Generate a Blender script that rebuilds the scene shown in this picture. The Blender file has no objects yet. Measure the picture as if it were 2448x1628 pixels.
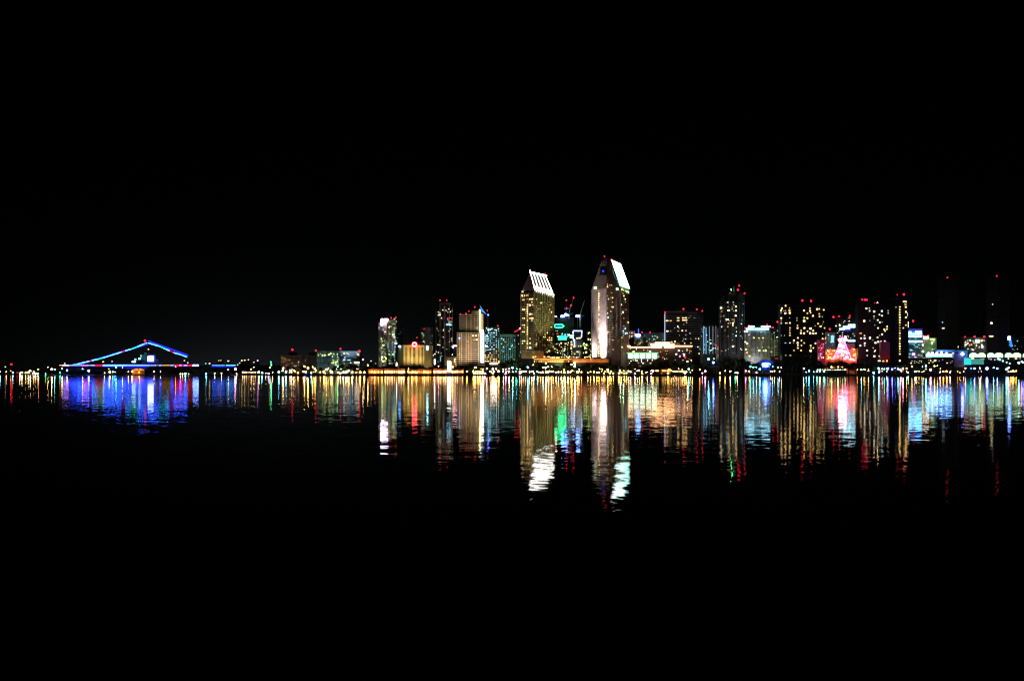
import bpy, math, random
from mathutils import Vector
R = random.Random(7)
sc = bpy.context.scene
COL = sc.collection
F = 2730.0; CX = 1224.0; HY = 893.5; CH = 2.5      # focal length in photo pixels, principal column, horizon row, eye height
def wx(px, Y): return (px - CX) / F * Y
def wz(py, Y): return CH + (HY - py) / F * Y
CROP = {'3': (600, 780, 7.369), 'A': (880, 700, 7.129), 'B': (1080, 700, 7.127), 'C': (1220, 620, 5.226), 'D': (1380, 600, 4.9),
        'E': (1540, 660, 6.031), 'F': (1780, 660, 6.03), 'G': (1980, 660, 6.03), 'H': (2200, 640, 5.6), 'a': (0, 860, 14.74),
        'b': (140, 810, 9.825), 'c': (340, 840, 10.718), 'd': (540, 840, 10.718), 'e': (740, 840, 10.718), 'f': (940, 850, 10.718),
        'g': (1140, 850, 10.718), 'h': (1340, 850, 10.718), 'i': (1540, 840, 10.718), 'j': (1740, 840, 10.718),
        'k': (1940, 780, 11.79), 'l': (2120, 780, 12.06), 'm': (2270, 780, 12.06), 'n': (1320, 700, 9.22), '0': (0, 0, 1)}
def cr(c, x, y):
    a = CROP[c]; return a[0] + x / a[2], a[1] + y / a[2]

# ------------------------------------------------------------------ materials
MATS = {}
def wall_mat(name, rgb, rough=.75, var=.25, scale=.15, spec=.3):
    if name in MATS: return MATS[name]
    m = bpy.data.materials.new(name); m.use_nodes = True; nt = m.node_tree; b = nt.nodes['Principled BSDF']
    tc = nt.nodes.new('ShaderNodeTexCoord'); n = nt.nodes.new('ShaderNodeTexNoise')
    n.inputs['Scale'].default_value = scale; n.inputs['Detail'].default_value = 5
    nt.links.new(tc.outputs['Object'], n.inputs['Vector'])
    r = nt.nodes.new('ShaderNodeValToRGB'); r.color_ramp.elements[0].position = .3; r.color_ramp.elements[1].position = .7
    r.color_ramp.elements[0].color = (*[c * (1 - var) for c in rgb], 1); r.color_ramp.elements[1].color = (*[min(1, c * (1 + var)) for c in rgb], 1)
    nt.links.new(n.outputs['Fac'], r.inputs['Fac']); nt.links.new(r.outputs['Color'], b.inputs['Base Color'])
    b.inputs['Roughness'].default_value = rough; b.inputs['Specular IOR Level'].default_value = spec
    MATS[name] = m; return m
def emit(name, rgb, k=1.0):
    if name in MATS: return MATS[name]
    m = bpy.data.materials.new(name); m.use_nodes = True; nt = m.node_tree; nt.nodes.clear()
    e = nt.nodes.new('ShaderNodeEmission'); o = nt.nodes.new('ShaderNodeOutputMaterial')
    e.inputs['Color'].default_value = (*[c * k for c in rgb], 1); e.inputs['Strength'].default_value = 1
    nt.links.new(e.outputs[0], o.inputs['Surface']); m.cycles.emission_sampling = 'NONE'
    MATS[name] = m; return m
dark = wall_mat('dark_glass', (.012, .014, .018), .35, .3)
nearblack = wall_mat('near_black_wall', (.018, .018, .02), .8)
brown = wall_mat('brown_concrete', (.25, .185, .165)); tan = wall_mat('tan_concrete', (.45, .36, .26))
redbrown = wall_mat('reddish_brown_wall', (.22, .14, .12)); grey = wall_mat('grey_concrete', (.3, .3, .31))
pale = wall_mat('pale_concrete', (.6, .57, .52)); cream = wall_mat('cream_stucco', (.66, .5, .24)); teal = wall_mat('teal_spandrel', (.2, .5, .45))
olive = wall_mat('olive_stone', (.5, .43, .25)); dimgrey = wall_mat('dim_grey_slab', (.13, .13, .14)); bluegrey = wall_mat('blue_grey_panel', (.3, .42, .5))
metal = wall_mat('dark_metal', (.08, .08, .085), .5); hullm = wall_mat('ship_grey_paint', (.05, .055, .06), .6)
orangew = wall_mat('orange_stucco', (.75, .3, .1)); foliage = wall_mat('dark_foliage', (.03, .045, .02), .9, .5, .8); bark = wall_mat('bark', (.08, .06, .045), .9)
soil = wall_mat('ground_cover', (.03, .03, .028), .95, .3, .05); rock = wall_mat('revetment_rock', (.035, .034, .032), .9, .5, .3)
violetw = wall_mat('violet_canvas', (.3, .2, .6))
# window light (moderate) and lamps (strong); every one of them is something that gives off light
WIN = {'Y': (7.6, 4.9, 1.7), 'W': (7.6, 6.6, 4.4), 'C': (3.4, 7.5, 8.5), 'B': (1.6, 3.2, 12), 'O': (6, 2.3, .5), 'G': (5.2, 6.6, 1.9), 'R': (8, .25, .6), 'P': (9, 3, 9),
       'T': (.25, 1.1, 1.0), 'y': (1.4, .9, .3), 'w': (1.6, 1.5, 1.3), 'b': (.05, .12, .9), 'g': (.5, .9, .3), 'o': (1.4, .38, .05), 'm': (5, .12, .7)}
LAMP = {'Y': (56, 29, 5), 'W': (52, 37, 18), 'C': (8, 40, 50), 'B': (2, 6, 60), 'O': (40, 13, 1.6), 'G': (2, 40, 12), 'R': (3.4, .05, .17), 'P': (42, 12, 20),
        'V': (7, 8, 56), 'T': (1.5, 30, 26), 'r': (1.3, .05, .09)}
for _k in 'YWCBOGRP': WIN[_k] = tuple(v * .62 for v in WIN[_k])
WIN['R'] = (4, .05, .2)
WR = random.Random(11)
WNAME = {'Y': 'warm', 'W': 'white', 'C': 'cyan', 'B': 'blue', 'O': 'orange', 'G': 'lime', 'R': 'red', 'P': 'pink', 'T': 'dim_teal', 'y': 'dim_warm', 'w': 'dim_white', 'b': 'dim_blue', 'g': 'dim_lime', 'o': 'dim_orange', 'm': 'magenta'}
def we(c):
    k = WR.choice((0, 0, 1, 1, 1, 2)) if c in 'YWCGOPm' else 1        # rooms differ in how brightly they are lit
    return emit('window_light_' + WNAME[c] + ('_low', '', '_high')[k], WIN[c], (.22, .75, 1.5)[k])
LN = {'r': 'faint red', 'Y': 'warm yellow', 'W': 'white', 'C': 'icy cyan', 'B': 'deep blue', 'O': 'orange', 'G': 'green', 'R': 'red', 'P': 'pink', 'V': 'violet', 'T': 'turquoise'}
def le(c): return emit('lamp_light_' + LN[c].replace(' ', '_'), LAMP[c])

# ------------------------------------------------------------------ mesh building
class MB:
    def __init__(s): s.v = []; s.f = []
    def add(s, vs, fs):
        n = len(s.v); s.v += [tuple(v) for v in vs]; s.f += [tuple(i + n for i in f) for f in fs]; return s
    def box(s, x0, x1, y0, y1, z0, z1):
        return s.add([(x0, y0, z0), (x1, y0, z0), (x1, y1, z0), (x0, y1, z0), (x0, y0, z1), (x1, y0, z1), (x1, y1, z1), (x0, y1, z1)],
                     [(0, 3, 2, 1), (4, 5, 6, 7), (0, 1, 5, 4), (1, 2, 6, 5), (2, 3, 7, 6), (3, 0, 4, 7)])
    def prism(s, poly, z0, z1):
        n = len(poly)
        return s.add([(x, y, z0) for x, y in poly] + [(x, y, z1) for x, y in poly],
                     [tuple(range(n))[::-1], tuple(range(n, 2 * n))] + [(i, (i + 1) % n, n + (i + 1) % n, n + i) for i in range(n)])
    def loft(s, rings):
        n = len(rings[0]); vs = [p for r in rings for p in r]; fs = [tuple(range(n))[::-1], tuple(range((len(rings) - 1) * n, len(rings) * n))]
        for k in range(len(rings) - 1):
            for i in range(n): fs.append((k * n + i, k * n + (i + 1) % n, (k + 1) * n + (i + 1) % n, (k + 1) * n + i))
        return s.add(vs, fs)
    def tube(s, a, b, r0, r1=None, n=6):
        a = Vector(a); b = Vector(b); r1 = r0 if r1 is None else r1
        d = (b - a).normalized(); u = d.orthogonal().normalized(); w = d.cross(u)
        ring = lambda c, r: [c + (u * math.cos(t * 2 * math.pi / n) + w * math.sin(t * 2 * math.pi / n)) * r for t in range(n)]
        return s.loft([ring(a, r0), ring(b, r1)])
    def ball(s, c, r, sz=1.0):
        n = 8; vs = [(c[0], c[1], c[2] - r * sz)]
        for k in range(1, 4):
            t = -math.pi / 2 + k * math.pi / 4
            for i in range(n): vs.append((c[0] + r * math.cos(t) * math.cos(i * 2 * math.pi / n), c[1] + r * math.cos(t) * math.sin(i * 2 * math.pi / n), c[2] + r * sz * math.sin(t)))
        vs.append((c[0], c[1], c[2] + r * sz)); fs = []
        for i in range(n):
            j = (i + 1) % n; fs.append((0, 1 + j, 1 + i)); fs.append((17 + i, 17 + j, 25))
            for k in range(2): fs.append((1 + k * 8 + i, 1 + k * 8 + j, 9 + k * 8 + j, 9 + k * 8 + i))
        return s.add(vs, fs)
    def ring(s, c, rx, rz, t, tilt=0, n=28, m=6):
        vs = []; fs = []
        for i in range(n):
            a = i * 2 * math.pi / n
            for k in range(m):
                b = k * 2 * math.pi / m; x = (rx + t * math.cos(b)) * math.cos(a); z = (rz + t * math.cos(b)) * math.sin(a)
                vs.append((c[0] + x, c[1] + t * math.sin(b) + tilt * z, c[2] + z)); fs.append((i * m + k, ((i + 1) % n) * m + k, ((i + 1) % n) * m + (k + 1) % m, i * m + (k + 1) % m))
        return s.add(vs, fs)
    def mesh(s, name, mat):
        me = bpy.data.meshes.new(name); me.from_pydata(s.v, [], s.f); me.materials.append(mat); me.update(); return me
    def build(s, name, mat, parent=None):
        """Vertices are in world coordinates; a part's mesh is stored relative to its thing's base."""
        if parent is not None:
            o = parent['_org'] if '_org' in parent else (0, 0, 0); s.v = [(x - o[0], y - o[1], z - o[2]) for x, y, z in s.v]
        ob = bpy.data.objects.new(name, s.mesh(name, mat)); COL.objects.link(ob)
        if parent is not None: ob.parent = parent
        return ob
ORG = {}
def thing(name, label, cat, loc, group=None):
    o = bpy.data.objects.new(name, None); COL.objects.link(o); o.location = loc; o.empty_display_size = 1
    o['label'] = label; o['category'] = cat; o['_org'] = loc
    if group: o['group'] = group
    return o
def sub(mb, name, mat, part, root):
    o = root['_org']; mb.v = [(x - o[0], y - o[1], z - o[2]) for x, y, z in mb.v]
    ob = bpy.data.objects.new(name, mb.mesh(name, mat)); COL.objects.link(ob); ob.parent = part; return ob
def struct(name, mb, mat, kind='structure'):
    ob = mb.build(name, mat); ob['kind'] = kind; return ob

_unit = {}
def unit(kind, mat):
    k = (kind, mat.name)
    if k not in _unit:
        m = MB()
        if kind == 'box': m.box(-.5, .5, -.5, .5, -.5, .5)
        elif kind == 'ball': m.ball((0, 0, 0), 1)
        elif kind == 'pole': m.tube((0, 0, 0), (0, 0, 1), .13, .08, 6)
        elif kind == 'mast': m.tube((0, 0, 0), (0, 0, 1), .35, .2, 6)
        _unit[k] = m.mesh(kind, mat)
    return _unit[k]
def inst(kind, mat, name, parent, loc, scale, rz=0):
    ob = bpy.data.objects.new(name, unit(kind, mat)); COL.objects.link(ob); ob.parent = parent
    g = parent['_org'] if parent is not None else (0, 0, 0)
    ob.location = (loc[0] - g[0], loc[1] - g[1], loc[2] - g[2]); ob.scale = scale; ob.rotation_euler = (0, 0, rz); return ob

GZ = 2.0    # level of the made ground behind the sea wall
WS = .62
class Bld:
    """A building from a plan of front points (photo column, distance), carried back by depth; windows are set into its front walls."""
    def __init__(s, name, label, plan, ytop, mat=dark, depth=30, cat='building', group=None, slab=None, pier=None, base=GZ, smat=dimgrey, pmat=None, roof=True):
        s.front = [(wx(p, Y), Y) for p, Y in plan]; s.Y = min(Y for p, Y in plan); s.pl = plan
        yb = max(Y for p, Y in plan) + depth
        s.poly = s.front + [(s.front[-1][0] * .5 + wx(plan[-1][0], yb) * .5, yb), (s.front[0][0] * .5 + wx(plan[0][0], yb) * .5, yb)]
        s.zt = wz(ytop, s.Y); cx = sum(p[0] for p in s.poly) / len(s.poly); cy = sum(p[1] for p in s.poly) / len(s.poly)
        s.c = (cx, cy); s.root = thing(name, label, cat, (cx, cy, base), group); s.base = base
        MB().prism(s.poly, base, s.zt).build('wall', mat, s.root)
        if slab:      # (pitch, thickness, first row, last row) in photo pixels
            pitch, th, y0, y1 = slab; mb = MB(); y = y0
            while y <= y1 + .1:
                z = wz(y, s.Y)
                if z > base + 1: mb.prism(s.off(.7), z - th * s.Y / F, z)
                y += pitch
            mb.build('floor_band', smat, s.root)
        if pier:      # list of photo columns, width px, top row, bottom row
            for p in pier[0]:
                A, n, t = s.hit(p); w = pier[1] * s.Y / F / 2; m = MB(); z0 = max(base, wz(pier[3], s.Y)); z1 = wz(pier[2], s.Y)
                q = [(A[0] - t[0] * w + n[0] * 1.1, A[1] - t[1] * w + n[1] * 1.1), (A[0] + t[0] * w + n[0] * 1.1, A[1] + t[1] * w + n[1] * 1.1),
                     (A[0] + t[0] * w - n[0] * .3, A[1] + t[1] * w - n[1] * .3), (A[0] - t[0] * w - n[0] * .3, A[1] - t[1] * w - n[1] * .3)]
                m.prism(q, z0, z1).build('pier', pmat or smat, s.root)
        if roof: MB().prism(s.off(.35), s.zt + .003, s.zt + 1.1).build('parapet', mat, s.root)
    def off(s, d):
        out = []
        for x, y in s.poly:
            dx, dy = x - s.c[0], y - s.c[1]; k = 1 + d / max(4, math.hypot(dx, dy)) * 1.3; out.append((s.c[0] + dx * k, s.c[1] + dy * k))
        return out
    def hit(s, px):
        k = (px - CX) / F
        for (A, B) in zip(s.front, s.front[1:]):
            ka, kb = A[0] / A[1], B[0] / B[1]
            if k <= kb + 1e-9 or (A, B) == (s.front[-2], s.front[-1]):
                dx, dy = B[0] - A[0], B[1] - A[1]; den = dx - k * dy; t = (k * A[1] - A[0]) / den; t = max(-.02, min(1.02, t))
                L = math.hypot(dx, dy); n = (dy / L, -dx / L)
                return (A[0] + dx * t, A[1] + dy * t), n, (dx / L, dy / L)
    def win(s, px, py, w=2.4, h=2.2, c='Y', name='lit_window', proud=.9):
        P, n, t = s.hit(px); k = P[1] / F; ca = max(.35, abs(t[0]))
        w *= WS; h *= WS
        return inst('box', we(c) if isinstance(c, str) else c, name, s.root, (P[0] + n[0] * proud, P[1] + n[1] * proud, wz(py, P[1])), (w * k / ca, .5, h * k), math.atan2(t[1], t[0]))
    def wins(s, crop, lst, c='Y', w=2.4, h=2.2, name='lit_window'):
        for e in lst:
            x, y = cr(crop, e[0], e[1]); cc = c; ww = w; hh = h
            for q in e[2:]:
                if isinstance(q, str): cc = q
            nums = [q for q in e[2:] if not isinstance(q, str)]
            if len(nums) > 0: ww = nums[0]
            if len(nums) > 1: hh = nums[1]
            s.win(x, y, ww, hh, cc, name)
    def grid(s, x0, x1, y0, y1, dx, dy, prob, cs='Y', w=2, h=1.8, seed=1, cap=90):
        r = random.Random(seed); sp = []; y = y0
        while y <= y1:
            x = x0
            while x <= x1: sp.append((x, y)); x += dx
            y += dy
        sp = [q for q in sp if r.random() < prob]; r.shuffle(sp)
        for x, y in sp[:cap]: s.win(x, y, w, h, r.choice(cs))
    def beacon(s, px, py, c='R', r=1.15, Y=None):
        Y = Y or s.Y + 8; x, z = wx(px, Y), wz(py, Y)
        b = MB().tube((x, Y, min(s.zt, z - 1)), (x, Y, z), .3, .18).build('beacon_mast', metal, s.root)
        ob = bpy.data.objects.new('beacon_lamp', unit('ball', le(c))); COL.objects.link(ob); ob.parent = b
        o = s.root['_org']; ob.location = (x - o[0], Y - o[1], z - o[2]); ob.scale = (r * .8, r * .8, r * .8)
    def part(s, name, x0, x1, y0, y1, mat, Y=None, d=8):
        Y = s.Y + 4 if Y is None else Y
        return MB().box(wx(x0, Y), wx(x1, Y), Y, Y + d, wz(y1, Y), wz(y0, Y)).build(name, mat, s.root)

def sprinkle(b, n, y0, y1, cs, seed):
    r = random.Random(seed); a, c = b.pl[0][0] + 1.5, b.pl[-1][0] - 1.5
    for k in range(n): b.win(r.uniform(a, c), r.uniform(y0, y1), r.choice((2, 2.6, 3.4)), r.choice((1.6, 2.4)), r.choice(cs))
def flat(x0, x1, Y): return [(x0, Y), (x1, Y)]
EC = 5.6
def flood(pos, tgt, rgb, E, angle=70, blend=.6, rad=.5, sx=1):  # unseen spots without fixtures, added to bring up wall brightness
    """An unseen spot added to brighten its target; E is roughly the irradiance wanted at the target."""
    d = Vector(tgt) - Vector(pos); L = bpy.data.lights.new('unseen_floodlight', 'SPOT'); L.color = rgb; L.energy = E * EC * d.length ** 2
    L.spot_size = math.radians(angle); L.spot_blend = blend; L.shadow_soft_size = rad
    o = bpy.data.objects.new('unseen_floodlight', L); COL.objects.link(o); o.location = pos; o.rotation_euler = d.to_track_quat('-Z', 'Y').to_euler(); o.scale = (sx, 1, 1); return o
def wash(b, px, E, rgb, dist=22, zt=None, n=1, angle=95, z0=7):
    P, nn, t = b.hit(px); z1 = zt if zt is not None else b.base + (b.zt - b.base) * .45
    flood((P[0] + nn[0] * dist, P[1] + nn[1] * dist, z0), (P[0], P[1], z1), rgb, E, angle)
def glow(px, py, Y, rgb, E, r=10):
    L = bpy.data.lights.new('lamp_glow', 'POINT'); L.color = rgb; L.energy = E * EC * r * r; L.shadow_soft_size = .4
    o = bpy.data.objects.new('lamp_glow', L); COL.objects.link(o); o.location = (wx(px, Y), Y, wz(py, Y))

# ------------------------------------------------------------------ camera, sky, added front fill
cam = bpy.data.cameras.new('camera'); co = bpy.data.objects.new('camera', cam); COL.objects.link(co)
co.location = (0, 0, CH); co.rotation_euler = (math.pi / 2, 0, 0); cam.sensor_width = 36; cam.lens = F / 2448 * 36
cam.shift_y = (HY - 814) / 2448; cam.clip_start = .5; cam.clip_end = 30000; sc.camera = co
w = bpy.data.worlds.new('World'); sc.world = w; w.use_nodes = True; nt = w.node_tree; nt.nodes.clear()
N = nt.nodes.new; Lk = nt.links.new
out = N('ShaderNodeOutputWorld'); bg = N('ShaderNodeBackground'); sky = N('ShaderNodeTexSky'); sky.sky_type = 'NISHITA'; sky.sun_disc = False
sky.sun_elevation = math.radians(32); sky.sun_rotation = math.radians(200); bg.inputs['Strength'].default_value = .00003
Lk(sky.outputs[0], bg.inputs['Color'])
tc = N('ShaderNodeTexCoord'); sep = N('ShaderNodeSeparateXYZ'); Lk(tc.outputs['Generated'], sep.inputs[0])
def M(op, a, b=None, clamp=False):
    n = N('ShaderNodeMath'); n.operation = op; n.use_clamp = clamp
    for i, q in enumerate((a, b)):
        if q is None: continue
        if isinstance(q, (int, float)): n.inputs[i].default_value = q
        else: Lk(q, n.inputs[i])
    return n.outputs[0]
az = M('ARCTAN2', sep.outputs['X'], sep.outputs['Y']); el = M('MAXIMUM', sep.outputs['Z'], 0)
def bump_(az0, wd, h): # city glow: falls off with height and away from its bearing
    q = M('DIVIDE', M('SUBTRACT', az, az0), wd); g = M('EXPONENT', M('MULTIPLY', M('MULTIPLY', q, q), -1)); return M('MULTIPLY', g, M('EXPONENT', M('DIVIDE', el, -h)))
bg2 = N('ShaderNodeBackground'); bg2.inputs['Color'].default_value = (.9, .95, 1.15, 1); Lk(M('MULTIPLY', bump_(-.2, .14, .024), .012), bg2.inputs['Strength'])
bg3 = N('ShaderNodeBackground'); bg3.inputs['Color'].default_value = (.6, 1, .95, 1); Lk(M('MULTIPLY', bump_(.05, .4, .05), .002), bg3.inputs['Strength'])
a1 = N('ShaderNodeAddShader'); a2 = N('ShaderNodeAddShader'); Lk(bg.outputs[0], a1.inputs[0]); Lk(bg2.outputs[0], a1.inputs[1]); Lk(a1.outputs[0], a2.inputs[0]); Lk(bg3.outputs[0], a2.inputs[1])
Lk(a2.outputs[0], out.inputs['Surface'])
S = bpy.data.lights.new('added_fill_sun', 'SUN'); S.energy = .07; S.angle = math.radians(.5); S.color = (1, .93, .84)  # unseen weak sun from the camera side, added so walls show faintly
so = bpy.data.objects.new('added_fill_sun', S); COL.objects.link(so); so.rotation_euler = Vector((.35, .78, -.53)).to_track_quat('-Z', 'Y').to_euler()
vs = sc.view_settings; vs.view_transform = 'Standard'; vs.look = 'None'; vs.exposure = 0; vs.gamma = 1
cy = sc.cycles; cy.max_bounces = 4; cy.diffuse_bounces = 0; cy.glossy_bounces = 2; cy.sample_clamp_indirect = 0; cy.sample_clamp_direct = 0
cy.use_denoising = True; cy.use_adaptive_sampling = False; cy.filter_width = 1.15; cy.caustics_reflective = True; cy.blur_glossy = 0

# ------------------------------------------------------------------ water, ground
m = bpy.data.materials.new('bay_water'); m.use_nodes = True; nt = m.node_tree; nt.nodes.clear(); N = nt.nodes.new; Lk = nt.links.new
o_ = N('ShaderNodeOutputMaterial'); gl = N('ShaderNodeBsdfAnisotropic'); gl.distribution = 'BECKMANN'; gl.inputs['Roughness'].default_value = .048
df = N('ShaderNodeBsdfDiffuse'); df.inputs['Color'].default_value = (.002, .004, .005, 1); fr = N('ShaderNodeFresnel'); fr.inputs['IOR'].default_value = 1.333
tc = N('ShaderNodeTexCoord'); acc = None
for scale, sy, amp, det in ((2.6, 1.0, .022, 2), (.55, 1.3, .018, 2), (.09, 1.6, .006, 2), (.012, 2.5, .0012, 1)):
    mp = N('ShaderNodeMapping'); mp.inputs['Scale'].default_value = (scale, scale * sy, 1); mp.inputs['Location'].default_value = (scale * 31.7, scale * 12.3, 0)
    Lk(tc.outputs['Object'], mp.inputs['Vector']); n = N('ShaderNodeTexNoise'); n.noise_dimensions = '2D'; n.inputs['Scale'].default_value = 1; n.inputs['Detail'].default_value = det
    Lk(mp.outputs[0], n.inputs['Vector']); s_ = N('ShaderNodeVectorMath'); s_.operation = 'SUBTRACT'; s_.inputs[1].default_value = (.5, .5, .5); Lk(n.outputs['Color'], s_.inputs[0])
    k_ = N('ShaderNodeVectorMath'); k_.operation = 'MULTIPLY'; k_.inputs[1].default_value = (amp, amp, 0); Lk(s_.outputs[0], k_.inputs[0])
    if acc is None: acc = k_.outputs[0]
    else:
        a_ = N('ShaderNodeVectorMath'); a_.operation = 'ADD'; Lk(acc, a_.inputs[0]); Lk(k_.outputs[0], a_.inputs[1]); acc = a_.outputs[0]
a_ = N('ShaderNodeVectorMath'); a_.operation = 'ADD'; a_.inputs[1].default_value = (0, .0025, 1); Lk(acc, a_.inputs[0])
nn = N('ShaderNodeVectorMath'); nn.operation = 'NORMALIZE'; Lk(a_.outputs[0], nn.inputs[0])
for t in (gl, fr): Lk(nn.outputs[0], t.inputs['Normal'])
mx = N('ShaderNodeMixShader'); Lk(fr.outputs[0], mx.inputs[0]); Lk(df.outputs[0], mx.inputs[1]); Lk(gl.outputs[0], mx.inputs[2]); Lk(mx.outputs[0], o_.inputs['Surface'])
struct('water', MB().add([(-9000, -300, 0), (9000, -300, 0), (9000, 12000, 0), (-9000, 12000, 0)], [(0, 1, 2, 3)]), m)
SH = [(-1500, 2500), (-200, 2350), (140, 2200), (600, 2080), (640, 1650), (760, 1500), (1500, 1485), (2600, 1470), (3600, 1460)]
def shY(px):
    for (a, A), (b, B) in zip(SH, SH[1:]):
        if px <= b: return A + (B - A) * (px - a) / (b - a)
    return SH[-1][1]
g = MB(); fr_ = [(wx(p, Y), Y) for p, Y in SH]
g.add([(x, y, GZ) for x, y in fr_] + [(9000, 12000, GZ), (-9000, 12000, GZ)], [tuple(range(len(fr_) + 2))]); struct('ground', g, soil)
rv = MB(); px = -300; pts = []
while px <= 2760:
    Y = shY(px); pts.append([(wx(px, Y - 7 + R.uniform(-.8, .8)), Y - 7 + R.uniform(-.8, .8), -.6), (wx(px, Y - 4), Y - 4 + R.uniform(-.6, .6), .6 + R.uniform(-.4, .4)), (wx(px, Y - 1), Y - 1, 1.7 + R.uniform(-.5, .5)), (wx(px, Y + .5), Y + .5, GZ + R.uniform(0, .5)), (wx(px, Y + 4), Y + 4, GZ - .2)]); px += 2.5
rv.add([v for c in pts for v in c], [(i * 5 + k, (i + 1) * 5 + k, (i + 1) * 5 + k + 1, i * 5 + k + 1) for i in range(len(pts) - 1) for k in range(4)])
struct('shore_rocks', rv, rock)
h = MB(); hp = []
for i in range(60):
    px = -150 + i * 25; Y = 4300; top = 884 - 9 * math.exp(-((px - 620) / 260) ** 2) - 2.5 * math.sin(px * .021) - R.uniform(0, 1.2); hp.append((px, top))
h.add([(wx(p, 4000), 4000, GZ) for p, t in hp] + [(wx(p, 4400), 4400, max(GZ + 1, wz(t, 4400))) for p, t in hp] + [(wx(p, 5200), 5200, GZ) for p, t in hp],
      [(i + k * 60, i + 1 + k * 60, i + 61 + k * 60, i + 60 + k * 60) for i in range(59) for k in range(2)]); struct('hill', h, wall_mat('hill_scrub', (.05, .05, .045), .95, .4, .01))

#PART2
# ------------------------------------------------------------------ the skyline, left to right
SL = (3.7, 1.0)
# low brown block
b = Bld('office_block', 'dim reddish brown low block with two dark rooftop huts, far left of the towers', flat(672, 757, 1700), 851, redbrown, 40, slab=(4.6, 1.6, 855, 878), smat=redbrown)
sprinkle(b, 14, 856, 877, 'ywyo', 1)
b.part('rooftop_hut', 690, 708, 842, 851.2, nearblack); b.part('rooftop_hut', 738, 752, 843, 851.2, nearblack)
b.beacon(699, 836, r=1.9); b.beacon(755, 838, r=1.7)
b.grid(674, 690, 856, 878, 5, 4.6, .35, 'yo', 3, 1.6, 3); wash(b, 680, .5, (1, .75, .6), 35)
# blue-lit office
b = Bld('office_building', 'low office with blue lit louvred wing and lime lit top floor windows', [(758, 1690), (811, 1680), (860, 1690)], 841, bluegrey, 40, slab=(2.6, .8, 845, 870), smat=bluegrey)
sprinkle(b, 18, 848, 874, 'wgCw', 2)
b.wins('3', [(1190, 510, 3, 7), (1230, 485, 4, 3), (1265, 515, 4, 5), (1305, 510, 4, 5), (1380, 500, 3, 4), (1410, 480, 5, 3), (1460, 490, 6, 5), (1525, 495, 4, 6)], 'G')
b.wins('3', [(1640, 480, 4, 4.5, 'Y'), (1690, 478, 3, 3, 'Y'), (1720, 487, 5, 5, 'Y'), (1865, 480, 5, 4, 'Y'), (1888, 500, 4, 4, 'Y'), (1640, 590, 3, 2, 'C')])
b.grid(794, 808, 858, 872, 3.2, 3.4, .7, 'GGg', 2.2, 2, 5)
b.win(853, 867, 17, 5.5, 'W', 'lit_sign'); b.beacon(814, 834, r=1.6); b.beacon(859.5, 839, r=1.8)
wash(b, 838, 3.6, (.45, .72, 1), 40, 60, angle=60); wash(b, 780, .45, (.5, .95, .9), 35)
# twin residential tower with magenta crown
TW = [(905, 1640), (926, 1622), (945, 1640)]
b = Bld('apartment_tower', 'slim apartment tower with glaring white and magenta crown, leftmost of the towers', TW, 771, grey, 30, slab=(4.4, 1.1, 778, 872), pier=([907, 915, 926, 934, 941], 1.1, 773, 873))
sprinkle(b, 26, 785, 870, 'wgyw', 3)
b.part('crown_light', 911, 926, 762, 771, emit('crown_magenta', (26, 15, 26))); b.part('crown_light', 910, 915, 766, 778, emit('crown_magenta', (26, 15, 26)), Y=b.Y - 2, d=3)
b.part('rooftop_hut', 927, 946, 765, 771.2, grey)
b.wins('A', [(350, 490), (405, 490, 4, 5), (475, 490, 5, 4), (440, 448, 4, 4), (370, 573, 8, 3), (350, 590, 3, 3), (233, 630), (300, 665, 5, 2.5), (420, 710, 5, 5), (435, 755, 6, 3), (235, 785, 4, 3.5), (290, 820), (250, 825),
             (475, 825, 5, 2.5, 'C'), (475, 860, 6, 4), (268, 895, 9, 3), (232, 933), (450, 1005, 2.5, 3), (415, 1050, 'C'), (380, 1070), (350, 1050), (250, 1100, 4, 7), (295, 1090, 3, 3), (315, 1120, 3, 5), (265, 1165, 8, 5), (300, 1160, 5, 5), (240, 1140, 3, 3)], 'G')
b.wins('A', [(430, 530, 9, 1.5, 'T'), (435, 700, 1, 40, 'T'), (435, 1040, 1, 30, 'T'), (330, 900, 1, 22, 'T'), (465, 600, 'w'), (430, 600, 'w'), (195, 600, 1.5, 8, 'w')])
b.grid(909, 942, 790, 868, 4, 4.4, .22, 'ggw', 2, 1.6, 8); b.beacon(935, 760); b.beacon(946, 759)
wash(b, 912, 1.5, (1, .85, .65)); wash(b, 936, .9, (.75, .95, .8))
b = Bld('apartment_wing', 'dark green balconied wing stepping down behind the magenta crowned tower', flat(944, 962, 1665), 783, nearblack, 20, slab=(4.4, 1, 786, 872), smat=dimgrey)
b.grid(946, 960, 790, 865, 4, 4.4, .12, 'ggT', 2, 1.6, 9); wash(b, 953, .8, (.8, .9, .7))
# yellow hotel
b = Bld('hotel', 'golden floodlit hotel with a glowing orange ring sign on its brow', [(946, 1660), (965, 1618), (1014, 1618), (1031, 1645)], 827, cream, 35, slab=(5.2, 1.7, 836, 874), pier=([966, 976, 985, 997, 1006, 1013], 1.5, 828, 875), smat=cream, pmat=cream)
for y in range(8):
    for x in (971, 981, 990.5, 1001.5, 1009.5): b.win(x, 833.2 + y * 5.2, 4.6 if x != 990.5 else 8.5, 3.9, dark, 'window', 1.0)
b.part('rooftop_hut', 967, 1013, 818, 827.5, nearblack, Y=1622, d=12)
x, z = wx(991, 1616), wz(823.5, 1616); MB().ring((x, 1615.5, z), 2.7, 2.7, .85).build('ring_sign', emit('ring_sign_orange', (22, 1.2, 1.6)), b.root)
b.win(991, 829, 8, 3, 'm', 'sign_glow_strip'); b.win(956.5, 828, 9, 6, emit('blue_white_sign', (1.6, 5, 16)), 'lit_sign')
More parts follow.
